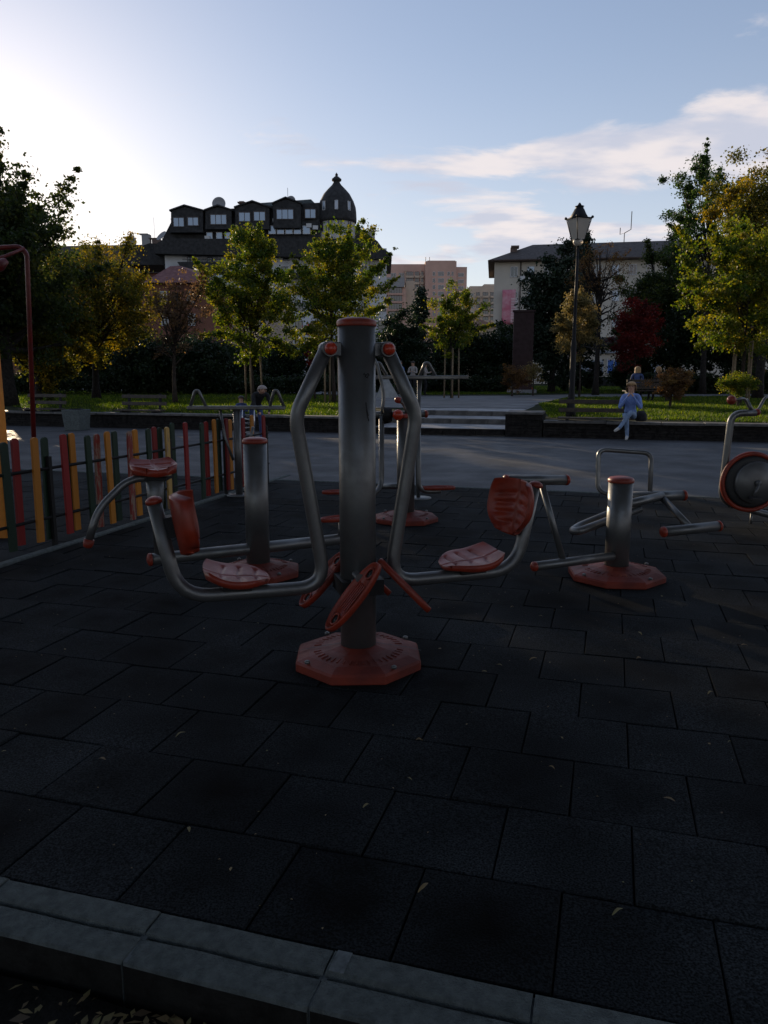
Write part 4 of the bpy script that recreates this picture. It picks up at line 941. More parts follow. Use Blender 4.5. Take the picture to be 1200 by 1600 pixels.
car(gz(15, 606.5, .45) + Vector((0, 8, 0)), 3.0, 'white car just showing between the trees at far left')

# memorial pillar with flowers
mn = empty('memorial_panel', (gy(818, 560, 44).x, 44.3, .45), 'tall oxblood red panel monument rising behind the flowers in the centre right', 'monument', rz=-.1)
zt = gy(818, 487, 44).z - .45
MB().box(-.56, .56, -.18, .18, 0, zt).build('panel', M['monu'], mn); MB().box(-.62, .62, -.24, .24, zt, zt + .1).build('top_cap', M['monu'], mn); MB().box(-.8, .8, -.4, .4, 0, .2).build('plinth', M['step'], mn)
ty = empty('plush_toy', at_terr(808, 613), 'white plush toy lying in the grass below the red flowers', 'toy')
MB().ball((0, 0, .12), .13, 10, sc3=(1, .8, 1)).build('body', M['toyw'], ty); MB().ball((.02, 0, .3), .09, 10).build('head', M['toyw'], ty)
for sg in (-1, 1): MB().ball((.02 + sg * .06, 0, .38), .03, 6).build('ear', M['toyw'], ty); MB().ball((sg * .12, -.08, .05), .05, 6).build('leg', M['toyw'], ty)

# ------------------------------------------------------------------ trees and shrubs
GRN = dict(
    yg=leafmat('yellow_green_leaves', [(.020, .04, .007), (.05, .08, .010), (.12, .125, .014), (.22, .17, .025)], .5),
    g=leafmat('green_leaves', [(.012, .03, .008), (.025, .05, .011), (.055, .085, .016)], .45),
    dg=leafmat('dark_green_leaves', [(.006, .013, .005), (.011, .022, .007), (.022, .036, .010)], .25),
    ol2=leafmat('dark_olive_leaves', [(.012, .022, .007), (.028, .042, .010), (.075, .075, .014)], .45),
    ol=leafmat('olive_orange_leaves', [(.024, .034, .007), (.075, .075, .012), (.23, .15, .020)], .5),
    pk=leafmat('bronze_pink_leaves', [(.05, .035, .02), (.11, .065, .035), (.18, .11, .05)], .4),
    rd=leafmat('crimson_leaves', [(.05, .008, .008), (.10, .012, .012), (.20, .03, .02)], .4),
    yl=leafmat('pale_yellow_leaves', [(.07, .06, .02), (.13, .105, .04), (.20, .14, .055)], .4),
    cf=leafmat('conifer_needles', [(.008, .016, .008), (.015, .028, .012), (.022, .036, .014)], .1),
    rust=leafmat('rusty_leaves', [(.05, .03, .012), (.10, .05, .02), (.16, .10, .03)], .4),
)
def crown(name, root, cr_scale, cl, nleaf, lsize, lm, seed, flat=.6, clr=.45, fold=True):
    """leaves in clumps; cl: clump centres (n,3) local; each leaf one bent blade"""
    rg = np.random.default_rng(seed); k = len(cl); per = max(1, nleaf // k); w = rg.uniform(.5, 1.5, k)
    w = w * (1 if cr_scale is None else np.minimum(1, cr_scale * 1.25)); ids = np.repeat(np.arange(k), np.maximum(1, (per * w).astype(int))); n = len(ids)
    ctint = rg.normal(.5, .16, k); crad = clr * rg.uniform(.6, 1.35, k) * (1 if cr_scale is None else cr_scale)
    g = rg.normal(0, 1, (n, 3)); g /= np.linalg.norm(g, axis=1)[:, None]; g *= (rg.random(n) ** .5 * np.where(rg.random(n) < .3, 1.75, 1.0))[:, None]; g[:, 2] *= flat
    c = cl[ids] + g * crad[ids][:, None]
    d = rg.normal(0, 1, (n, 3)); d[:, 2] -= .35; d /= np.linalg.norm(d, axis=1)[:, None]
    e = np.cross(d, rg.normal(0, 1, (n, 3))); e /= np.linalg.norm(e, axis=1)[:, None] + 1e-9; nn = np.cross(d, e)
    L_ = lsize * rg.uniform(.6, 1.3, n)[:, None]; wd = L_ * .36
    V = np.stack([c - d * L_ * .5, c + e * wd - nn * wd * .25, c + d * L_ * .5, c - e * wd - nn * wd * .25], 1).reshape(-1, 3)
    tint = np.clip(ctint[ids] + rg.normal(0, .17, n), 0, 1)
    return bulk(name, V, np.arange(n * 4).reshape(-1, 4), lm, root, tint)
TREES = []
def tree(name, label, px, Y, box_, lm, seed, nleaf=9000, lsize=.16, ncl=60, trunk_r=.09, dz=0.45, base_z=.45, depth=None, shape='oval', group=None, bark='bark', clr=None, limbs=14, stakes=0, hollow=.45, lean=0.0, flat=.7, cat='tree', fork=.0, bare=0, shoots=8):
    """box_ = crown's left, right, top, bottom columns/rows in the photograph at distance Y"""
    l, r_, t, b = box_; P = gy(px, 600, Y); P.z = base_z; rg = np.random.default_rng(seed); ncl = int(ncl * 1.2); nleaf = int(nleaf * 1.7); lsize *= .8
    ncl = int(ncl * 1.2); nleaf = int(nleaf * 1.7); lsize *= .8
    x0, x1 = gy(l, (t + b) / 2, Y).x, gy(r_, (t + b) / 2, Y).x; z1, z0 = gy(px, t, Y).z, gy(px, b, Y).z
    root = empty(name, P, label, cat, group); cx, cz = (x0 + x1) / 2 - P.x, (z0 + z1) / 2 - P.z; rx, rz = (x1 - x0) / 2, (z1 - z0) / 2; ry = depth or rx * .9
    cl = []
    ph = rg.uniform(0, 6.28, 4); 
    clr = (clr or .22 * min(rx, rz) + .1) * .86
    while len(cl) < ncl:
        u = rg.normal(0, 1, 3); u /= np.linalg.norm(u); rr = hollow + (1 - hollow) * rg.random() ** .7
        az_ = math.atan2(u[1], u[0]); f = .97 + .20 * math.sin(3 * az_ + ph[0]) * math.cos(4 * u[2] + ph[1]) + .15 * math.sin(5 * az_ + ph[2] + u[2] * 4) + rg.uniform(-.2, .12)
        if shape == 'box': p = (rg.uniform(-1, 1) * rx, rg.uniform(-1, 1) * ry, rg.uniform(-1, .8) * rz)
        elif shape == 'cone':
            h = rg.random() ** 1.35; a = rg.uniform(0, 6.28); q = (1 - h) * (.35 + .65 * rg.random() ** .5) * (1 + .2 * math.sin(h * 40 + ph[0])); p = (q * math.cos(a) * rx, q * math.sin(a) * ry, -rz + 2 * rz * h)
        elif shape == 'drop':   # wide low, narrow above
            h = u[2] * rr; k = 1 - .45 * max(0, h); p = (u[0] * rr * f * rx * k, u[1] * rr * f * ry * k, h * rz)
        else: p = (u[0] * rr * f * rx, u[1] * rr * f * ry, u[2] * rr * min(1.05, f) * rz)
        cl.append((p[0] + cx, p[1], p[2] + cz))
    scl = [1.0] * len(cl)
    for k in range(shoots):        # leafy shoots that stand out of the crown
        q = cl[rg.integers(ncl)]; out = np.array([q[0] - cx, q[1], (q[2] - cz) * 1.0 + rz * .5]); out /= np.linalg.norm(out) + 1e-6; L0 = rg.uniform(.3, .75) * min(rx, rz) * .55
        for j in range(4): cl.append(tuple(np.array(q) + out * L0 * (j + 1) / 3)); scl.append(.62 - .11 * j)
    cl = np.array(cl); scl = np.array(scl)
    # trunk and limbs
    tb = MB(); top = Vector((cx * .6, 0, max(.3, cz + rz * .55))); bz = max(.25, cz - rz * (.75 if shape != 'cone' else 1))
    def tp(f): return Vector((cx * .6 * f ** 1.5 + .07 * rz * math.sin(3 * f + ph[0]) * f, .05 * math.sin(4 * f + ph[1]), -.05 + (top.z + .05) * f))
    ns = 9; tb.tube([tp(i / ns) for i in range(ns + 1)], [trunk_r * (1.35 if i == 0 else 1) * (1 - .82 * i / ns) for i in range(ns + 1)], 10)
    if shape != 'cone':
        order = rg.permutation(len(cl))[:limbs]
        for q in order:
            e = Vector(cl[q]); f = min(.92, max(.25, (bz + rg.uniform(-.1, .5) * rz) / top.z if e.z < cz else (cz * rg.uniform(.6, 1.0)) / top.z)); s_ = tp(f); mid = s_.lerp(e, .5) + Vector((0, 0, -.12 * (e - s_).length * (1 if e.z > s_.z else -1)))
            r0 = trunk_r * (1 - .8 * f) * .6; pts = [s_ * (1 - t_) ** 2 + mid * 2 * t_ * (1 - t_) + e * t_ * t_ for t_ in (0, .2, .4, .6, .8, 1)]
            tb.tube(pts, [r0 * (1 - .8 * k / 5) for k in range(6)], 6, cap=False)
            for k in range(2):
                e2 = e + Vector(rg.uniform(-clr * .8, clr * .8, 3)); tb.tube([pts[4], e2], [r0 * .28, r0 * .08], 4, cap=False)
    for k in range(bare):
        f = rg.uniform(.3, .8); s_ = tp(f); a = rg.uniform(0, 6.28); e = s_ + Vector((math.cos(a) * rx, math.sin(a) * ry, rg.uniform(.2, .8) * rz)) * rg.uniform(.5, .9)
        m_ = s_.lerp(e, .5) + Vector(rg.normal(0, .1, 3)); tb.tube([s_, m_, e], [trunk_r * .4, trunk_r * .22, .008], 5, cap=False)
        for q in range(5):
            s2 = m_.lerp(e, rg.random()); tb.tube([s2, s2 + Vector(rg.normal(0, .35, 3)) + Vector((0, 0, .3))], [trunk_r * .15, .006], 4, cap=False)
    o = tb.build('trunk', M[bark], root)
    crown('crown', root, scl, cl, nleaf, lsize, GRN[lm], seed + 1, flat=flat, clr=clr)
    for k in range(stakes):
        a = 2 * math.pi * k / stakes + .5; s_ = Vector((.38 * math.cos(a), .38 * math.sin(a), 0)); h = min(2.2, cz - rz * .8 + .3)
        MB().tube([s_ - Vector((0, 0, .05)), s_ * .92 + Vector((0, 0, h))], .035, 8).build('stake', M['stake'], root)
    return root
def shrub(label, px, Y, box_, lm, seed, name='shrub', **kw):
    kw.setdefault('nleaf', 5000); kw.setdefault('ncl', 40); kw.setdefault('limbs', 8); kw.setdefault('trunk_r', .05); kw.setdefault('hollow', .3); kw.setdefault('cat', 'shrub')
    return tree(name, label, px, Y, box_, lm, seed, **kw)
# left side
tree('broadleaf_tree', 'huge dark broadleaf tree reaching in from the left edge against the bright sky', 12, 27, (-190, 122, 225, 585), 'ol2', 11, nleaf=34000, lsize=.2, ncl=230, trunk_r=.26, bark='barkd', clr=.62, limbs=60, hollow=.3, flat=.6, shoots=40)
tree('broadleaf_tree', 'olive tree glowing orange at its edge below the huge left tree', 58, 31, (0, 135, 430, 600), 'ol', 12, nleaf=14000, lsize=.17, ncl=80, trunk_r=.14, bark='barkd', limbs=24)
tree('broadleaf_tree', 'wide spreading yellow olive tree with dark bare limbs before the low left roofs', 150, 34, (62, 248, 385, 560), 'ol', 13, nleaf=13000, lsize=.16, ncl=90, trunk_r=.17, bark='barkd', limbs=40, hollow=.5, bare=8)
tree('small_tree', 'small bronze pink blossoming tree with open forked branches before the terracotta house', 272, 29, (222, 338, 425, 560), 'pk', 14, nleaf=2600, lsize=.12, ncl=60, trunk_r=.09, limbs=40, hollow=.3, clr=.24, bare=9, shoots=14)
tree('young_tree', 'round green young tree standing before the left half of the domed building', 395, 31, (318, 470, 352, 572), 'yg', 15, nleaf=13500, lsize=.155, ncl=105, trunk_r=.08, limbs=30, stakes=3, shape='drop', hollow=.25, clr=.36, shoots=22)
tree('young_tree', 'yellow green young tree with spiky top standing just behind the big machine post', 522, 29, (436, 606, 352, 560), 'yg', 16, nleaf=14000, lsize=.15, ncl=120, trunk_r=.08, limbs=34, stakes=4, shape='drop', hollow=.2, clr=.33, shoots=34)
tree('sapling', 'thin upright leafy shoot of a tree peeking above the yellow green tree, right side', 568, 31, (548, 592, 330, 460), 'yg', 17, nleaf=1500, lsize=.15, ncl=16, trunk_r=.04, limbs=8, clr=.25)
tree('young_tree', 'small staked yellow green tree in front of the pink apartment block', 706, 35, (664, 748, 440, 555), 'yg', 18, nleaf=6000, lsize=.15, ncl=60, trunk_r=.06, limbs=20, stakes=3, clr=.28, hollow=.2, shoots=24)
tree('conifer', 'slender dark conifer in front of the pink apartment block', 655, 46, (634, 680, 452, 600), 'cf', 19, nleaf=7000, lsize=.22, ncl=90, trunk_r=.1, shape='cone', clr=.3)
shrub('dense green hedge shrub directly right of the big machine post', 618, 40, (588, 668, 485, 608), 'dg', 20, nleaf=12000, lsize=.17, ncl=80, depth=1.5)
shrub('crimson leaved shrub mostly hidden behind the big machine post', 492, 33, (476, 512, 505, 585), 'rd', 21, nleaf=1800, lsize=.12)
# right side
tree('dark_conifer', 'broad blackish conifer beside the pale four storey building', 862, 47, (812, 922, 372, 606), 'cf', 22, nleaf=16000, lsize=.26, ncl=150, trunk_r=.2, shape='oval', clr=.55, hollow=.3, bark='barkd')
tree('conifer', 'tall dark spruce tip rising just right of the lantern', 905, 52, (868, 948, 365, 600), 'cf', 23, nleaf=10000, lsize=.26, ncl=110, trunk_r=.15, shape='cone', clr=.45, bark='barkd')
tree('young_tree', 'small pale yellow tree with slim trunk right behind the lamp post', 906, 36, (866, 938, 450, 562), 'yl', 24, nleaf=7000, lsize=.13, ncl=60, trunk_r=.045, limbs=20, clr=.28, shape='drop')
tree('bare_tree', 'nearly leafless dark branched tree between the yellow and the crimson trees', 931, 40, (890, 985, 372, 470), 'rust', 25, nleaf=1300, lsize=.12, ncl=60, trunk_r=.15, bark='barkd', limbs=46, bare=16, hollow=.4, clr=.3)
tree('ornamental_tree', 'crimson leaved ornamental tree behind the two people on the lawn bench', 992, 40, (954, 1034, 462, 585), 'rd', 26, nleaf=8000, lsize=.14, ncl=75, trunk_r=.07, limbs=20, clr=.34, hollow=.2)
tree('broadleaf_tree', 'broad dark green tree covering the middle of the pale long building', 1045, 50, (955, 1135, 364, 600), 'ol2', 27, nleaf=24000, lsize=.22, ncl=170, trunk_r=.22, bark='barkd', clr=.62, limbs=40, hollow=.25)
tree('tall_tree', 'loose airy tree whose sprays stand high against the sky at right', 1098, 42, (1030, 1160, 238, 430), 'g', 28, nleaf=8500, lsize=.16, ncl=62, trunk_r=.16, bark='barkd', limbs=50, hollow=.35, clr=.38)
tree('tall_tree', 'big olive green tree filling the upper right edge of the picture', 1185, 34, (1095, 1300, 215, 520), 'ol', 29, nleaf=30000, lsize=.17, ncl=130, trunk_r=.2, bark='barkd', limbs=40, hollow=.25, clr=.5)
tree('young_tree', 'leafy lit green tree with propping stakes at the right edge above the round shrub', 1157, 27.5, (1068, 1270, 330, 565), 'yg', 30, nleaf=20000, lsize=.15, ncl=110, trunk_r=.08, limbs=34, stakes=4, hollow=.2, clr=.38, shoots=24)
tree('broadleaf_tree', 'dense dark green tree behind the staked green tree at the right edge', 1172, 44, (1090, 1330, 300, 600), 'ol2', 35, nleaf=18000, lsize=.22, ncl=120, trunk_r=.2, bark='barkd', clr=.6, limbs=30, hollow=.15)
shrub('loose rust brown shrub on the lawn right of the seated woman', 1050, 24, (1018, 1084, 572, 628), 'rust', 31, nleaf=4200, lsize=.075, clr=.16, base_z=.43)
shrub('low rounded bright green shrub near the right edge of the lawn', 1154, 25.5, (1126, 1186, 583, 618), 'yg', 32, nleaf=4500, lsize=.085, clr=.16, base_z=.43)
shrub('rusty flowering shrub left of the memorial panel', 800, 38, (786, 826, 566, 612), 'rust', 33, nleaf=2500, lsize=.09, clr=.2)
shrub('pale grey leaved shrub right of the memorial panel', 833, 39, (818, 848, 560, 606), 'yl', 34, nleaf=900, lsize=.10, clr=.18)
for (x, c_, n_, lab) in ((823, 'flower_r', 900, 'round clump of orange red flowers at the foot of the memorial panel'), (806, 'flower_w', 160, 'small pale flowers in front of the rusty shrub')):
    p = gz(x, 613, .45); r = empty('flower_clump', p, lab, 'flowers'); rg = np.random.default_rng(n_); cl = rg.normal(0, .16, (14, 3)); cl[:, 2] = abs(cl[:, 2]) * .7 + .14
    crown('petals', r, None, cl, n_, .06, M[c_], n_, clr=.10)
    tb = MB(); [tb.tube([(0, 0, 0), tuple(q)], .006, 4) for q in cl]; tb.build('stems', M['bark'], r)
# dark hedges closing the park at the back
hs = [(-60, 40, 520, 606, 44, 'left of the huge left tree trunk'), (70, 46, 500, 606, 43, 'under the olive tree at far left'), (160, 62, 500, 606, 44, 'below the wide olive tree'), (232, 46, 520, 607, 42, 'left of the bronze pink tree'),
      (312, 44, 520, 607, 42, 'right of the bronze pink tree'), (372, 44, 540, 607, 46, 'behind the trunk of the round young tree'), (440, 44, 525, 605, 50, 'behind the leaning person with the bicycle'), (520, 50, 520, 606, 50, 'behind the stakes of the spiky young tree'),
      (585, 34, 520, 606, 52, 'just left of the three standing people'), (700, 40, 505, 608, 50, 'behind the small staked tree'), (752, 40, 500, 608, 50, 'right of the small staked tree'), (790, 26, 500, 608, 52, 'left of the memorial panel'),
      (1085, 60, 440, 608, 46, 'behind the rust brown shrub'), (1170, 60, 470, 608, 46, 'behind the round green shrub at right'), (1260, 60, 480, 608, 46, 'beyond the right edge of the lawn'), (985, 30, 560, 606, 52, 'under the crimson tree')]
for i, (x, w, t, b, Y, where) in enumerate(hs):
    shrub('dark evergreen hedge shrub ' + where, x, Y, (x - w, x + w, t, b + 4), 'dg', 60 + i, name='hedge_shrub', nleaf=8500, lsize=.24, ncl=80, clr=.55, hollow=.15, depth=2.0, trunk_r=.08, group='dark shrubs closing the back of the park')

for i, (l, r_, t, Y, where) in enumerate(((-120, 250, 588, 41.5, 'behind the left lawn, from the left edge to the white car'), (225, 560, 590, 41.5, 'behind the left lawn, right of the white car'), (655, 800, 590, 47, 'behind the grass left of the memorial panel'), (985, 1300, 586, 44, 'behind the right lawn'))):
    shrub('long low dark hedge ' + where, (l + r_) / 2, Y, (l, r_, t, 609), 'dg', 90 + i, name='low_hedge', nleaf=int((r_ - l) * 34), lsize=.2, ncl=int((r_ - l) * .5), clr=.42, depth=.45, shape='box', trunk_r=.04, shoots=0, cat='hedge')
# unseen trees added behind and beside the view to shade the near paving
def added_canopy(label, x, y, r, z0, z1, seed, n=16000):
    root = empty('unseen_shade_tree', (x, y, -.15), label, 'tree', 'unseen trees added for shade around the near paving'); rg = np.random.default_rng(seed); cl = []
    while len(cl) < 120:
        u = rg.normal(0, 1, 3); u /= np.linalg.norm(u); u *= rg.random() ** .45; cl.append((u[0] * r, u[1] * r, (z0 + z1) / 2 + u[2] * (z1 - z0) / 2))
    cl = np.array(cl); tb = MB(); tb.tube([(0, 0, 0), (.1, 0, 1.5), (.05, .1, z0), (0, 0, z1 * .8)], [.3, .24, .18, .05], 12)
    for q in rg.permutation(120)[:36]: e = Vector(cl[q]); s_ = Vector((.05, .05, z0 * rg.uniform(.75, 1.3))); tb.tube([s_, s_.lerp(e, .5) + Vector((0, 0, -.3)), e], [.07, .045, .012], 6, cap=False)
    tb.build('trunk', M['barkd'], root); crown('crown', root, None, cl, n, .30, GRN['dg'], seed, clr=.85)
added_canopy('unseen spreading dark tree added for shade behind the near kerb, its leafy crown overhead', 0.5, -1.6, 6.4, 5.6, 11.5, 201, 30000)
added_canopy('unseen tall dark tree added for shade behind the near kerb, left of the other', -8.5, -4.5, 6.0, 3.6, 12, 202, 26000)
added_canopy('unseen tall dark tree added for shade behind the near kerb, to the right', 9.0, -2.5, 6.2, 4.4, 12, 203, 26000)

added_canopy('unseen tall dark tree added for shade left of the machines with crown high above the fence', -6.5, 3.2, 5.0, 6.4, 12, 204, 26000)
added_canopy('unseen tall dark tree added for shade right of the machines with crown high overhead', 7.6, 4.2, 5.0, 7.0, 12.5, 205, 26000)

# ------------------------------------------------------------------ buildings
class Bld:
    def __init__(s, name, label, Y, px, cat='building'):
        s.Y = Y; p = gy(px, 600, Y); p.z = .45; s.o = p; s.root = empty(name, p, label, cat); s.cache = {}
    def X(s, px, py=450): return gy(px, py, s.Y).x - s.o.x
    def Z(s, py): return gy(600, py, s.Y).z - .45
    def box(s, name, px0, px1, py0, py1, m, y0=0.0, y1=12.0, z0=None):
        b = MB().box(s.X(px0, (py0 + py1) / 2), s.X(px1, (py0 + py1) / 2), y0, y1, s.Z(py1) if z0 is None else z0, s.Z(py0)); return b.build(name, M[m], s.root)
    def win(s, px, py, w, h, y0=0.0, gl='glass', fr='frame', mull=1, parent=None):
        """window w x h pixels: frame with raised edges, recessed pane as a sub-part"""
        k = s.Y / F * .99; W_, H_ = w * k, h * k; key = (round(W_, 2), round(H_, 2), gl, fr, mull)
        if key not in s.cache:
            t = max(.05, min(.10, W_ * .08)); f = MB()
            f.box(-W_ / 2, -W_ / 2 + t, -.07, .04, 0, H_).box(W_ / 2 - t, W_ / 2, -.07, .04, 0, H_).box(-W_ / 2 + t, W_ / 2 - t, -.07, .04, 0, t).box(-W_ / 2 + t, W_ / 2 - t, -.07, .04, H_ - t, H_)
            for i in range(mull): x = -W_ / 2 + W_ * (i + 1) / (mull + 1); f.box(x - t * .4, x + t * .4, -.06, .03, t, H_ - t)
            s.cache[key] = (f.mesh('window', M[fr]), MB().box(-W_ / 2 + t * .5, W_ / 2 - t * .5, -.025, .0, t * .5, H_ - t * .5).mesh('pane', M[gl]))
        fm, pm_ = s.cache[key]; o = bpy.data.objects.new('window', fm); link(o, parent or s.root); o.location = (s.X(px, py), y0 - .01, s.Z(py + h / 2))
        p = bpy.data.objects.new('pane', pm_); link(p, o); return o
# -- the domed building
B = Bld('domed_building', 'large dark slate roofed building with onion dome turret, dormers and satellite dishes', 110, 430)
B.box('wall', 262, 604, 388, 606, 'white', 0, 16)
# cornice bands of dark slate
def skew(B, name, pts, m, y0, y1):      # pts: outline in photo pixels
    b = MB(); b.prism([(B.X(x, y), y0, B.Z(y)) for x, y in pts], (0, y1 - y0, 0)); return b.build(name, M[m], B.root)
skew(B, 'slate_band', [(246, 386), (262, 376), (570, 376), (588, 384), (612, 400), (612, 406), (600, 407), (254, 399), (246, 399)], 'slate', -1.6, 15)
skew(B, 'balcony_band', [(282, 412), (360, 412), (360, 427), (292, 427)], 'slate', -1.8, 0.02)
B.box('balcony_floor', 440, 500, 428, 436, 'slate', -1.2, 0.02)
skew(B, 'mansard', [(255, 376), (272, 343), (276, 336), (300, 331), (384, 326), (440, 322), (500, 318), (500, 376)], 'slate', -.6, 13)
skew(B, 'attic_wall', [(268, 366), (498, 362), (498, 349), (270, 352)], 'slate', -1.0, 2)
# upper roof: hipped greenish slate
b = MB(); z0, z1 = B.Z(324), B.Z(301); x = B.X
b.add([(x(383), 1, z0), (x(502), 1, z0), (x(502), 12, z0), (x(383), 12, z0), (x(402), 4, B.Z(307)), (x(484), 4, z1), (x(484), 8, z1), (x(402), 8, B.Z(307))], [(0, 1, 5, 4), (1, 2, 6, 5), (2, 3, 7, 6), (3, 0, 4, 7), (4, 5, 6, 7)])
b.build('upper_roof', M['slateg'], B.root)
b = MB(); b.add([(x(272), -.5, B.Z(343)), (x(392), -.5, B.Z(343)), (x(392), 12, B.Z(343)), (x(272), 12, B.Z(343)), (x(288), 4, B.Z(333)), (x(392), 4, B.Z(326)), (x(392), 8, B.Z(326)), (x(288), 8, B.Z(333))], [(0, 1, 5, 4), (1, 2, 6, 5), (2, 3, 7, 6), (3, 0, 4, 7), (4, 5, 6, 7)])
b.build('left_roof', M['slate'], B.root)
def dormer(l, r_, pk, top, sh, bot, wins):
    b = MB(); pr = [(l, bot), (l, sh), (pk, top), (r_, sh), (r_, bot)]; b.prism([(B.X(a, c), -1.9, B.Z(c)) for a, c in pr], (0, 4.5, 0)); d = b.build('dormer', M['slate'], B.root)
    rb = MB(); 
    for (a, c, e, f) in ((l - 2, sh + 1, pk, top - 1.2), (pk, top - 1.2, r_ + 2, sh + 1)): rb.prism([(B.X(a, c), -2.15, B.Z(c) + .02), (B.X(e, f), -2.15, B.Z(f) + .02), (B.X(e, f), -2.15, B.Z(f) + .2), (B.X(a, c), -2.15, B.Z(c) + .2)], (0, 4.9, 0))
    rb.build('dormer_roof', M['slate'], d)
    for (wx, wy, ww, wh, mu) in wins: B.win(wx, wy, ww, wh, -1.9, 'bglass', 'dframe', mu)
dormer(273, 322, 294, 328, 334, 367, [(285, 352, 17, 14, 1), (307, 351, 17, 13, 1)])
dormer(326, 366, 345, 328, 333.5, 362, [(346, 348, 25, 15, 2)])
dormer(372, 424, 398, 321.5, 329, 362, [(386, 344, 18, 14, 1), (409, 343, 18, 14, 1)])
dormer(430, 472, 449, 316, 323, 360, [(448, 340, 26, 15, 2)])
for (wx, wy, w, h) in ((486, 337, 17, 14), ): B.win(wx, wy, w, h, -1.05, 'bglass', 'dframe', 1)
for wx in (330, 345, 358): B.win(wx, 371, 9, 10, -1.0, 'bglass', 'frame', 0)
for wx in (427, 440, 453, 466, 480): B.win(wx, 362, 11, 12, -1.05, 'bglass', 'frame', 0)
for wx, w in ((297, 8), (328, 8), (447, 9), (474, 14), (520, 12), (545, 12)): B.win(wx, 403 - (wx - 290) * .02 + 1, w, 13, 0, 'glass', 'dframe', 1)
B.win(344, 434, 16, 12, 0, 'bglass', 'frame', 0)
for wx in (446, 470, 494, 540, 566, 590): B.win(wx, 424, 12, 13, 0, 'glass', 'dframe', 1)
for wy in (452, 480, 508, 536, 564):
    for wx in range(285, 600, 26): B.win(wx, wy, 12, 13, 0, 'glass', 'dframe', 1)
b = MB()
for wx in range(300, 352, 2): b.box(B.X(wx), B.X(wx) + .05, -1.7, -1.66, B.Z(412), B.Z(404))
for (ya) in (404, 408): b.box(B.X(292), B.X(352), -1.72, -1.64, B.Z(ya) - .03, B.Z(ya) + .03)
o = b.build('balcony_railing', M['iron'], B.root); o['kind'] = 'stuff'
# turret and dome
tc_ = (B.X(527), 1.0, 0); k = 110 / F
prof = [(29, 376), (29, 346), (30, 345)]
MB().lathe([(27.5 * k, B.Z(420)), (27.5 * k, B.Z(344))], 28, 0, tc_).build('turret', M['cream'], B.root)
MB().lathe([(29 * k, B.Z(347)), (29.5 * k, B.Z(342)), (29 * k, B.Z(330)), (28.2 * k, B.Z(322)), (25 * k, B.Z(312)), (19.5 * k, B.Z(301)), (13 * k, B.Z(293)), (7.5 * k, B.Z(287)), (5 * k, B.Z(283)), (4.6 * k, B.Z(281)), (7 * k, B.Z(280)), (7.3 * k, B.Z(277)), (6 * k, B.Z(276)), (3.5 * k, B.Z(273.5)), (1.2 * k, B.Z(272)), (.8 * k, B.Z(267))], 30, 0, tc_).build('dome', M['slate'], B.root)
MB().ball((B.X(527), 1.0, B.Z(270.5)), 2.2 * k, 12).build('finial_ball', M['slate'], B.root)
for a in (-38, 2, 42):
    rr = 28.6 * k; aa = math.radians(a - 90); o = B.win(527, 324, 5, 13, 0, 'bglass', 'frame', 0); o.location = (B.X(527) + rr * math.cos(aa), 1.0 + rr * math.sin(aa), B.Z(331)); o.rotation_euler = (0, 0, math.radians(a))
for a in (-50, -20, 12, 45):
    rr = 27.6 * k; aa = math.radians(a - 90); o = B.win(527, 324, 5, 14, 0, 'glass', 'dframe', 0); o.location = (B.X(527) + rr * math.cos(aa), 1.0 + rr * math.sin(aa), B.Z(362)); o.rotation_euler = (0, 0, math.radians(a))
# right wing with stepped roof
skew(B, 'right_wing_roof', [(553, 350), (566, 358), (590, 376), (610, 404), (553, 404)], 'slate', .5, 14)
B.box('roof_terrace', 558, 585, 358, 376, 'cream', 2, 9)
# chimneys
for (l, r_, t, bt) in ((281, 290, 322, 340), (373.5, 383, 310, 334)):
    c = B.box('chimney', l, r_, t + 3, bt, 'brick', 1.5, 2.3); B_ = MB().box(B.X(l) - .12, B.X(r_) + .12, 1.4, 2.4, B.Z(t + 3), B.Z(t + 1.5)).box(B.X(l) + .1, B.X(r_) - .1, 1.6, 2.2, B.Z(t + 1.5), B.Z(t)); B_.build('chimney_cap', M['brick'], c)
def dishf(B, px, py, r, tilt, yy, az_=0.0):
    rr = r * B.Y / F; T = Matrix.Rotation(az_, 4, 'Z') @ Matrix.Rotation(math.radians(tilt), 4, 'X'); n = 6
    pr = [(rr * i / n + .001, rr * .28 * (i / n) ** 2) for i in range(n + 1)]; pr2 = [(rr * i / n + .001, rr * .28 * (i / n) ** 2 - .03) for i in range(n, -1, -1)]
    d = MB().lathe(pr2[::-1] + pr[::-1], 28, 0, (0, 0, 0), M=T).build('satellite_dish', M['dish'], B.root); d.location = (B.X(px), yy, B.Z(py))
    MB().tube([(0, 0, -rr * 1.3), (0, 0, 0)], .04, 6).build('dish_mast', M['iron'], d); return d
dishf(B, 346, 318, 10, 80, 0.5); dishf(B, 455, 310, 8, -60, 2, .6)
MB().tube([(B.X(450), 2, B.Z(320)), (B.X(450), 2, B.Z(288))], .03, 6).build('aerial', M['iron'], B.root)
MB().box(B.X(459), B.X(468), 2.2, 2.6, B.Z(319), B.Z(314)).build('skylight', M['bglass'], B.root)
for (px, py) in ((276, 361), (327, 374), (392, 349), (416, 348), (432, 347), (484, 355), (494, 358), (454, 421)): 
    MB().box(-.35, .35, -.3, 0, -.25, .25).build('air_conditioner', M['frame'], B.root).location = (B.X(px, py), -1.0 if py < 400 else 0, B.Z(py))
skew(B, 'left_gable', [(190, 392), (230, 378), (262, 380), (270, 345), (275, 390), (275, 412), (190, 412)], 'slate', 1, 9)
dishf(B, 256, 369, 9, 50, .5, -.7)

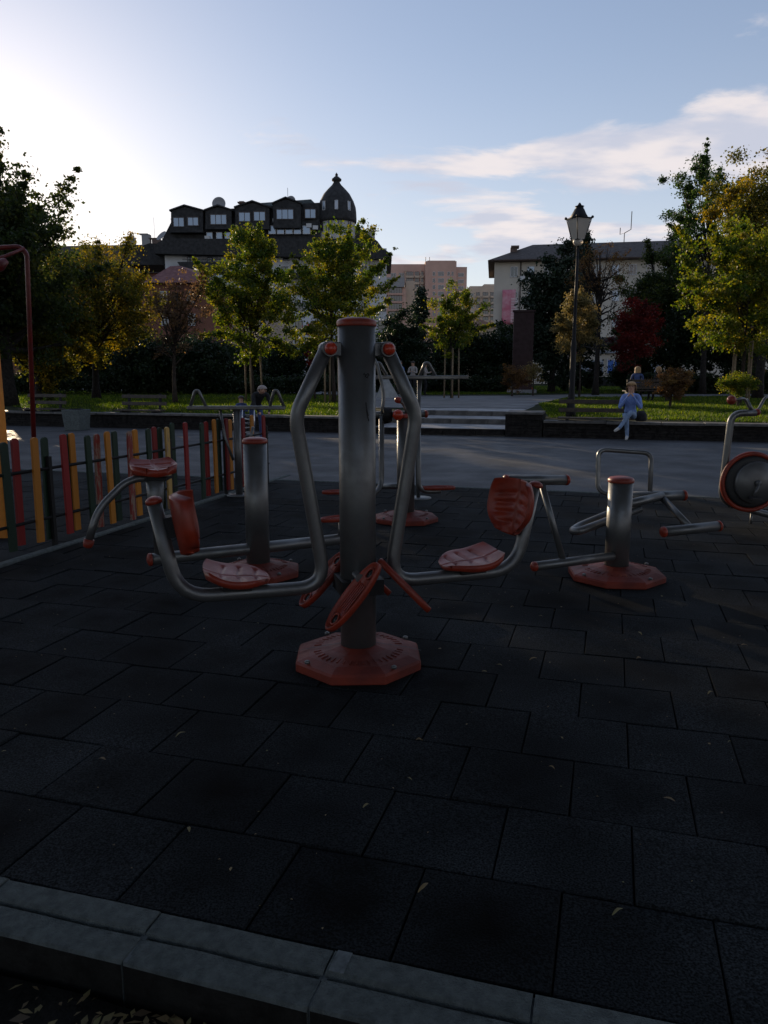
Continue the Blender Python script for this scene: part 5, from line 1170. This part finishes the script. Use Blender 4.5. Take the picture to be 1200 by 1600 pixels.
# -- low roofs at the left
B = Bld('long_low_house', 'long low brown roofed house behind the left trees with tall grey chimneys', 130, 150)
B.box('wall', -140, 280, 424, 606, 'terra', 0, 10)
b = MB(); x = B.X; b.add([(x(-150), -.8, B.Z(427)), (x(288), -.8, B.Z(427)), (x(288), 10.8, B.Z(427)), (x(-150), 10.8, B.Z(427)), (x(-120), 5, B.Z(380)), (x(225), 5, B.Z(374)), (x(225), 5.4, B.Z(374)), (x(-120), 5.4, B.Z(380))], [(0, 1, 5, 4), (1, 2, 6, 5), (2, 3, 7, 6), (3, 0, 4, 7), (4, 5, 6, 7), (3, 2, 1, 0)]); b.build('roof', M['roofb'], B.root)
for (l, r_, t, bt, m_) in ((119, 125, 377, 388, 'brick'), (145, 151, 377, 388, 'brick'), (185, 198, 364, 400, 'greyr'), (210, 223, 359, 402, 'greyr'), (226, 239, 366, 384, 'brick')):
    c = B.box('chimney', l, r_, t, bt, m_, 4, 5); MB().box(B.X(l) - .08, B.X(r_) + .08, 3.9, 5.1, B.Z(t), B.Z(t) + .12).build('chimney_cap', M[m_], c)
MB().tube([(B.X(232), 5, B.Z(374)), (B.X(232), 5, B.Z(330))], .025, 6).build('aerial', M['iron'], B.root)
MB().tube([(B.X(157), 4, B.Z(384)), (B.X(152), 4, B.Z(370)), (B.X(140), 4, B.Z(364)), (B.X(130), 4, B.Z(365))], .04, 6).build('bent_aerial', M['iron'], B.root)
for wy in (450, 490, 530):
    for wx in range(-90, 270, 38): B.win(wx, wy, 12, 17, 0, 'glass', 'dframe', 1)
B = Bld('terracotta_house', 'terracotta walled house with hipped red tile roof left of the round young tree', 55, 285)
B.box('wall', 238, 332, 440, 606, 'terra', 0, 8)
b = MB(); x = B.X; b.add([(x(228), -.6, B.Z(443)), (x(338), -.6, B.Z(443)), (x(338), 8.6, B.Z(443)), (x(228), 8.6, B.Z(443)), (x(246), 3.5, B.Z(405)), (x(262), 3.5, B.Z(404)), (x(300), 4.2, B.Z(414)), (x(262), 4.5, B.Z(404))], [(0, 1, 6, 5, 4), (1, 2, 6), (2, 3, 4, 7, 6), (3, 0, 4), (4, 5, 7), (5, 6, 7), (3, 2, 1, 0)]); b.build('roof', M['rooft'], B.root)
MB().tube([(B.X(300), 1.0, B.Z(417)), (B.X(330), -.7, B.Z(432))], .06, 6).build('gutter', M['frame'], B.root)
for (wx, wy) in ((256, 465), (298, 465), (258, 500), (300, 500), (258, 545), (300, 545)): B.win(wx, wy, 11, 18, 0, 'glass', 'frame', 1)
B = Bld('pale_house', 'pale walled low house seen behind the trunk of the round young tree', 62, 375)
B.box('wall', 336, 440, 470, 606, 'beige', 0, 8); b = MB(); x = B.X
b.add([(x(330), -.5, B.Z(473)), (x(446), -.5, B.Z(473)), (x(446), 8.5, B.Z(473)), (x(330), 8.5, B.Z(473)), (x(360), 4, B.Z(452)), (x(416), 4, B.Z(452))], [(0, 1, 5, 4), (1, 2, 5), (2, 3, 4, 5), (3, 0, 4), (3, 2, 1, 0)]); b.build('roof', M['rooft'], B.root)
for wx in (352, 380, 410): 
    for wy in (500, 545): B.win(wx, wy, 10, 16, 0, 'glass', 'frame', 1)

# -- pink tower block
B = Bld('pink_apartment_block', 'tall pink apartment block with stepped roofline and loggias in the middle distance', 320, 665, 'apartment block')
B.box('wall', 664, 712, 408, 590, 'pinkr', 0, 16); B.box('right_wall', 712, 729, 416, 590, 'pinkr', 2, 16); B.box('left_wall', 603, 664, 410.5, 590, 'pinkr', 4, 16)
B.box('parapet', 668, 712, 406.5, 410, 'pinkr', 1, 14); B.box('lift_house', 672, 676, 405, 408, 'greyr', 6, 9)
for px in (666, 672): MB().tube([(B.X(px), 6, B.Z(408)), (B.X(px), 6, B.Z(398))], .12, 5).build('aerial', M['iron'], B.root)
for r_ in range(7):
    y = 428 + r_ * 10.4
    B.win(678, y, 4, 6, 0, 'glass', 'frame', 0); B.win(689, y, 9, 6.5, 0, 'glass', 'frame', 2); B.win(701, y, 4, 6, 0, 'glass', 'frame', 0); B.win(707, y, 3, 6, 0, 'glass', 'frame', 0); B.win(721, y + .6, 9, 5.5, 2, 'glass', 'frame', 2)
    for (a, c) in ((635, 647), (648.5, 656), (658, 662.5)):
        sl = B.box('balcony', a, c, y + 1.2, y + 4.6, 'beige', 2.6, 4.02); B.win((a + c) / 2, y - 2.2, (c - a) * .9, 6, 3.95, 'glass', 'dframe', 2)
    B.win(628, y, 8, 6, 4, 'glass', 'frame', 1); B.win(615, y, 8, 6, 4, 'glass', 'frame', 1)
for px in (633.8, 657): B.box('pilaster', px, px + 1.0, 420, 560, 'beige', 2.4, 4.02)
B = Bld('nearer_pink_block', 'lower grey topped block with dark loggias in front of the pink tower', 230, 625, 'apartment block')
B.box('wall', 601, 634, 449, 590, 'pinkr', 0, 14); B.box('grey_parapet', 600, 632, 434, 449, 'greyr', -1.2, 13); B.box('side_wall', 634, 648, 437, 590, 'beige', 3, 14)
for r_ in range(4): y = 454 + r_ * 12.5; B.win(618, y, 20, 9, 0, 'glass', 'dframe', 4); B.box('loggia_rail', 606, 630, y + 4.5, y + 7, 'pinkr', -.8, -.5)
B = Bld('beige_apartment_block', 'beige block with stacked balconies between the pink tower and the pale corner building', 310, 750, 'apartment block')
B.box('wall', 733, 800, 447, 590, 'beige', 0, 14); B.box('upper_wall', 757, 800, 443.5, 447, 'beige', 1, 14)
for r_ in range(6):
    y = 461 + r_ * 9.6
    for a, c in ((744, 750), (754, 763), (766, 772)): B.box('balcony', a, c, y + 1.5, y + 4.5, 'beige', -1.3, .02); B.win((a + c) / 2, y - 1.5, (c - a) * .92, 5.5, 0, 'glass', 'dframe', 1)
    B.win(738, y, 4, 5, 0, 'glass', 'frame', 0)
B = Bld('tiled_pavilion', 'small house with brown hipped roof peeping over the dark hedge', 85, 745)
B.box('wall', 724, 774, 508, 606, 'beige', 0, 6); b = MB(); x = B.X
b.add([(x(720), -.6, B.Z(510)), (x(778), -.6, B.Z(510)), (x(778), 6.6, B.Z(510)), (x(720), 6.6, B.Z(510)), (x(738), 3, B.Z(491)), (x(744), 3, B.Z(491))], [(0, 1, 5, 4), (1, 2, 5), (2, 3, 4, 5), (3, 0, 4), (3, 2, 1, 0)]); b.build('roof', M['roofo'], B.root)
B.win(735, 530, 8, 12, 0, 'glass', 'dframe', 1); B.win(757, 530, 8, 12, 0, 'glass', 'dframe', 1)

# -- pale long building on the right
B = Bld('pale_corner_building', 'pale cream four storey building with brown hipped roof and pink banner at right', 88, 930); B.root.rotation_euler = (0, 0, -.14)
B.box('wall', 772, 1330, 404, 606, 'yellowr', 0, 14)
b = MB(); x = B.X; b.add([(x(764, 405), -1.2, B.Z(405.5)), (x(1345, 405), -1.2, B.Z(405.5)), (x(1345, 405), 15, B.Z(405.5)), (x(764, 405), 15, B.Z(405.5)), (x(838, 377), 6, B.Z(366)), (x(1300, 377), 6, B.Z(362)), (x(1300, 377), 8, B.Z(362)), (x(838, 377), 8, B.Z(366))], [(0, 1, 5, 4), (1, 2, 6, 5), (2, 3, 7, 6), (3, 0, 4, 7), (4, 5, 6, 7), (3, 2, 1, 0)]); b.build('roof', M['roofb'], B.root)
B.box('eaves', 765, 1344, 404.6, 406.6, 'brick', -1.1, 14.5)
c = B.box('chimney', 800, 811, 378, 395, 'brick', 2.5, 3.5); MB().box(B.X(799), B.X(812), 2.3, 3.7, B.Z(378), B.Z(375)).build('chimney_cap', M['brick'], c)
MB().tube([(B.X(814.5), -.1, B.Z(404)), (B.X(814.5), -.1, B.Z(600))], .07, 8).build('downpipe', M['dframe'], B.root)
for wy in (423, 463, 503, 543):
    for wx in list(range(805, 1330, 26)): 
        if 812 < wx < 818: continue
        B.win(wx, wy, 11, 16, 0, 'bglass' if (wx * 7 + wy) % 5 < 2 else 'glass', 'frame', 1)
MB().box(-.5, .5, -.4, 0, -.3, .3).build('air_conditioner', M['frame'], B.root).location = (B.X(821), 0, B.Z(434))
MB().box(-.5, .5, -.4, 0, -.3, .3).build('air_conditioner', M['frame'], B.root).location = (B.X(926), 0, B.Z(434))
ar = MB().tube([(B.X(983), 6, B.Z(366)), (B.X(983), 6, B.Z(350)), (B.X(976), 6, B.Z(352)), (B.X(976), 6, B.Z(341))], .05, 6).tube([(B.X(983), 6, B.Z(350)), (B.X(993), 6, B.Z(344)), (B.X(993), 6, B.Z(314))], .05, 6); ar.build('roof_aerial', M['iron'], B.root)
for (px, py, w, h, m_) in ((965, 573, 34, 20, 'blue'), (925, 573, 34, 20, 'shopg'), (1010, 573, 40, 18, 'shopg')): 
    B.box('shop_window', px - w / 2, px + w / 2, py - h / 2, py + h / 2, m_, -.12, .02)
for px in (938, 948, 958, 968, 978): B.box('shop_mullion', px - .7, px + .7, 560, 584, 'frame', -.2, -.1)
B.box('pink_sign', 890, 902, 551, 560, 'pinks', -.3, -.02); B.box('shop_awning', 918, 988, 528, 541, 'slate', -1.6, -.02); B.box('shop_fascia', 935, 990, 547, 552, 'shopg', -.5, -.02)
bn_ = empty('wall_banner', (gy(795, 470, 88.7).x, 88.7, gy(795, 507, 88.7).z), 'faded pink vertical banner with pale lettering block hung on the pale corner building', 'banner', rz=-.14)
k = 87.4 / F; b = MB(); W_, H_ = 20 * k, 52 * k; vs = []; n = 8
for i in range(n + 1):
    for j in range(7): vs.append((-W_ / 2 + W_ * j / 6 * (1 - .0 * i) + (.35 if i == 0 else 0) * (1 - i / n), .12 * math.sin(j * 1.1 + i * .6), H_ * i / n))
b.add(vs, [(i * 7 + j, i * 7 + j + 1, i * 7 + j + 8, i * 7 + j + 7) for i in range(n) for j in range(6)], 0, True); o = b.build('cloth', M['banner'], bn_); o.modifiers.new('solid', 'SOLIDIFY').thickness = .03
pt = MB()
for i in range(16):
    zz = H_ * (.06 + .045 * i); pt.box(.25, .25 + (.75 if i % 3 else .6), -.22, -.20, zz, zz + .07)
o = pt.build('printed_lines', M['bprint'], bn_); o['kind'] = 'stuff'
# low railing in front of the shops
rl = empty('promenade_railing', gz(940, 604, .45), 'long low dark railing with a pale top rail in front of the shopfronts', 'railing')
k = rl.location.y / F
MB().box(-78 * k, 60 * k, -.04, .04, .92, .99).build('top_rail', M['galv'], rl)
for i in range(9): MB().box(-.03, .03, -.03, .03, 0, .92).build('railing_post', M['iron'], rl).location = (-76 * k + i * 17 * k, 0, 0)
MB().box(-78 * k, 60 * k, .05, .08, .05, .85).build('mesh_panel', M['iron'], rl)

# ------------------------------------------------------------------ fallen leaves and litter
def leaf_mesh(seed, m, L_=.05):
    rg = random.Random(seed); n = 5; vs = []; w = L_ * rg.uniform(.09, .2)
    for i in range(n + 1):
        t = i / n; y = -L_ / 2 + L_ * t; ww = w * math.sin(math.pi * (.05 + .93 * t)) ** .8; z = .006 * math.sin(math.pi * t) + rg.uniform(0, .003); cv_ = .3 * w * math.sin(3 * t)
        vs += [(-ww + cv_, y, z + ww * .35), (cv_, y, z), (ww + cv_, y, z + ww * .4)]
    fs = [f for i in range(n) for f in ((3 * i, 3 * i + 1, 3 * i + 4, 3 * i + 3), (3 * i + 1, 3 * i + 2, 3 * i + 5, 3 * i + 4))]
    me = MB().add(vs, fs, 0, True).mesh('fallen_leaf', m); a = me.attributes.new('tint', 'FLOAT', 'FACE'); a.data.foreach_set('value', [rg.random()] * len(fs)); return me
lms = [leaf_mesh(i, M['litter'], (.040, .024, .030, .046)[i % 4]) for i in range(8)]
spots = [(160, 1187), (282, 1148), (295, 1297), (640, 1218), (572, 1260), (661, 1387), (655, 1157), (862, 1200), (1046, 1250), (965, 1425), (780, 1040), (845, 963), (1000, 990), (833, 1030), (998, 1029), (800, 949), (1163, 1009), (1110, 1083), (757, 1050), (1140, 1160)]
for i, (px, py) in enumerate(spots):
    o = bpy.data.objects.new('fallen_leaf', lms[(i * 3) % 8]); link(o); o.location = gz(px, py, .006); o.rotation_euler = (RN.uniform(-.2, .2), RN.uniform(-.25, .25), RN.uniform(0, 6.28))
    props(o, 'small dry curled leaf lying loose on the dark rubber tiles', 'leaf', 'fallen leaves scattered over the rubber tiles')
V = []; Q = []; T_ = []; rg = np.random.default_rng(19)
for i in range(900):
    c = np.array(uv(rg.uniform(1.75, 9), rg.uniform(-4.4, 3.5), .004)); a = rg.uniform(0, 6.28); L_ = rg.uniform(.003, .011) * (2.2 if rg.random() < .08 else 1); w = L_ * rg.uniform(.12, .45)
    d = np.array([math.cos(a), math.sin(a), rg.uniform(-.1, .1)]); e = np.array([-math.sin(a), math.cos(a), rg.uniform(-.3, .3)]); n_ = len(V)
    V += [c - d * L_ / 2, c + e * w + [0, 0, .002], c + d * L_ / 2, c - e * w + [0, 0, .002]]; Q.append([n_, n_ + 1, n_ + 2, n_ + 3]); T_.append(rg.random())
o = bulk('grit', V, Q, M['litter'], tint=T_); props(o, 'grit and tiny plant crumbs strewn over the rubber tiles', 'grit', kind='stuff')
# a drift of leaves and twigs in the dirt below the near kerb
V = []; Q = []; T_ = []; rg = np.random.default_rng(9)
for i in range(260):
    u, v = 1.46 - abs(rg.normal(0, .13)) , rg.uniform(-1.9, .6) if rg.random() < .4 else rg.normal(-.95, .22); c = np.array(uv(u, v, -.095)); a = rg.uniform(0, 6.28); L_ = rg.uniform(.012, .055); w = L_ * rg.uniform(.1, .3)
    d = np.array([math.cos(a), math.sin(a), rg.uniform(-.15, .25)]); e = np.array([-math.sin(a), math.cos(a), rg.uniform(-.3, .3)]); n_ = len(V)
    V += [c - d * L_ / 2 + [0, 0, .004], c + e * w + [0, 0, .008], c + d * L_ / 2 + [0, 0, .006], c - e * w + [0, 0, .007]]; Q.append([n_, n_ + 1, n_ + 2, n_ + 3]); T_.append(rg.random())
o = bulk('leaf_litter', V, Q, M['litter'], tint=T_); props(o, 'drift of dry leaves and bits of paper on the dirt below the near kerb', 'leaf litter', kind='stuff')
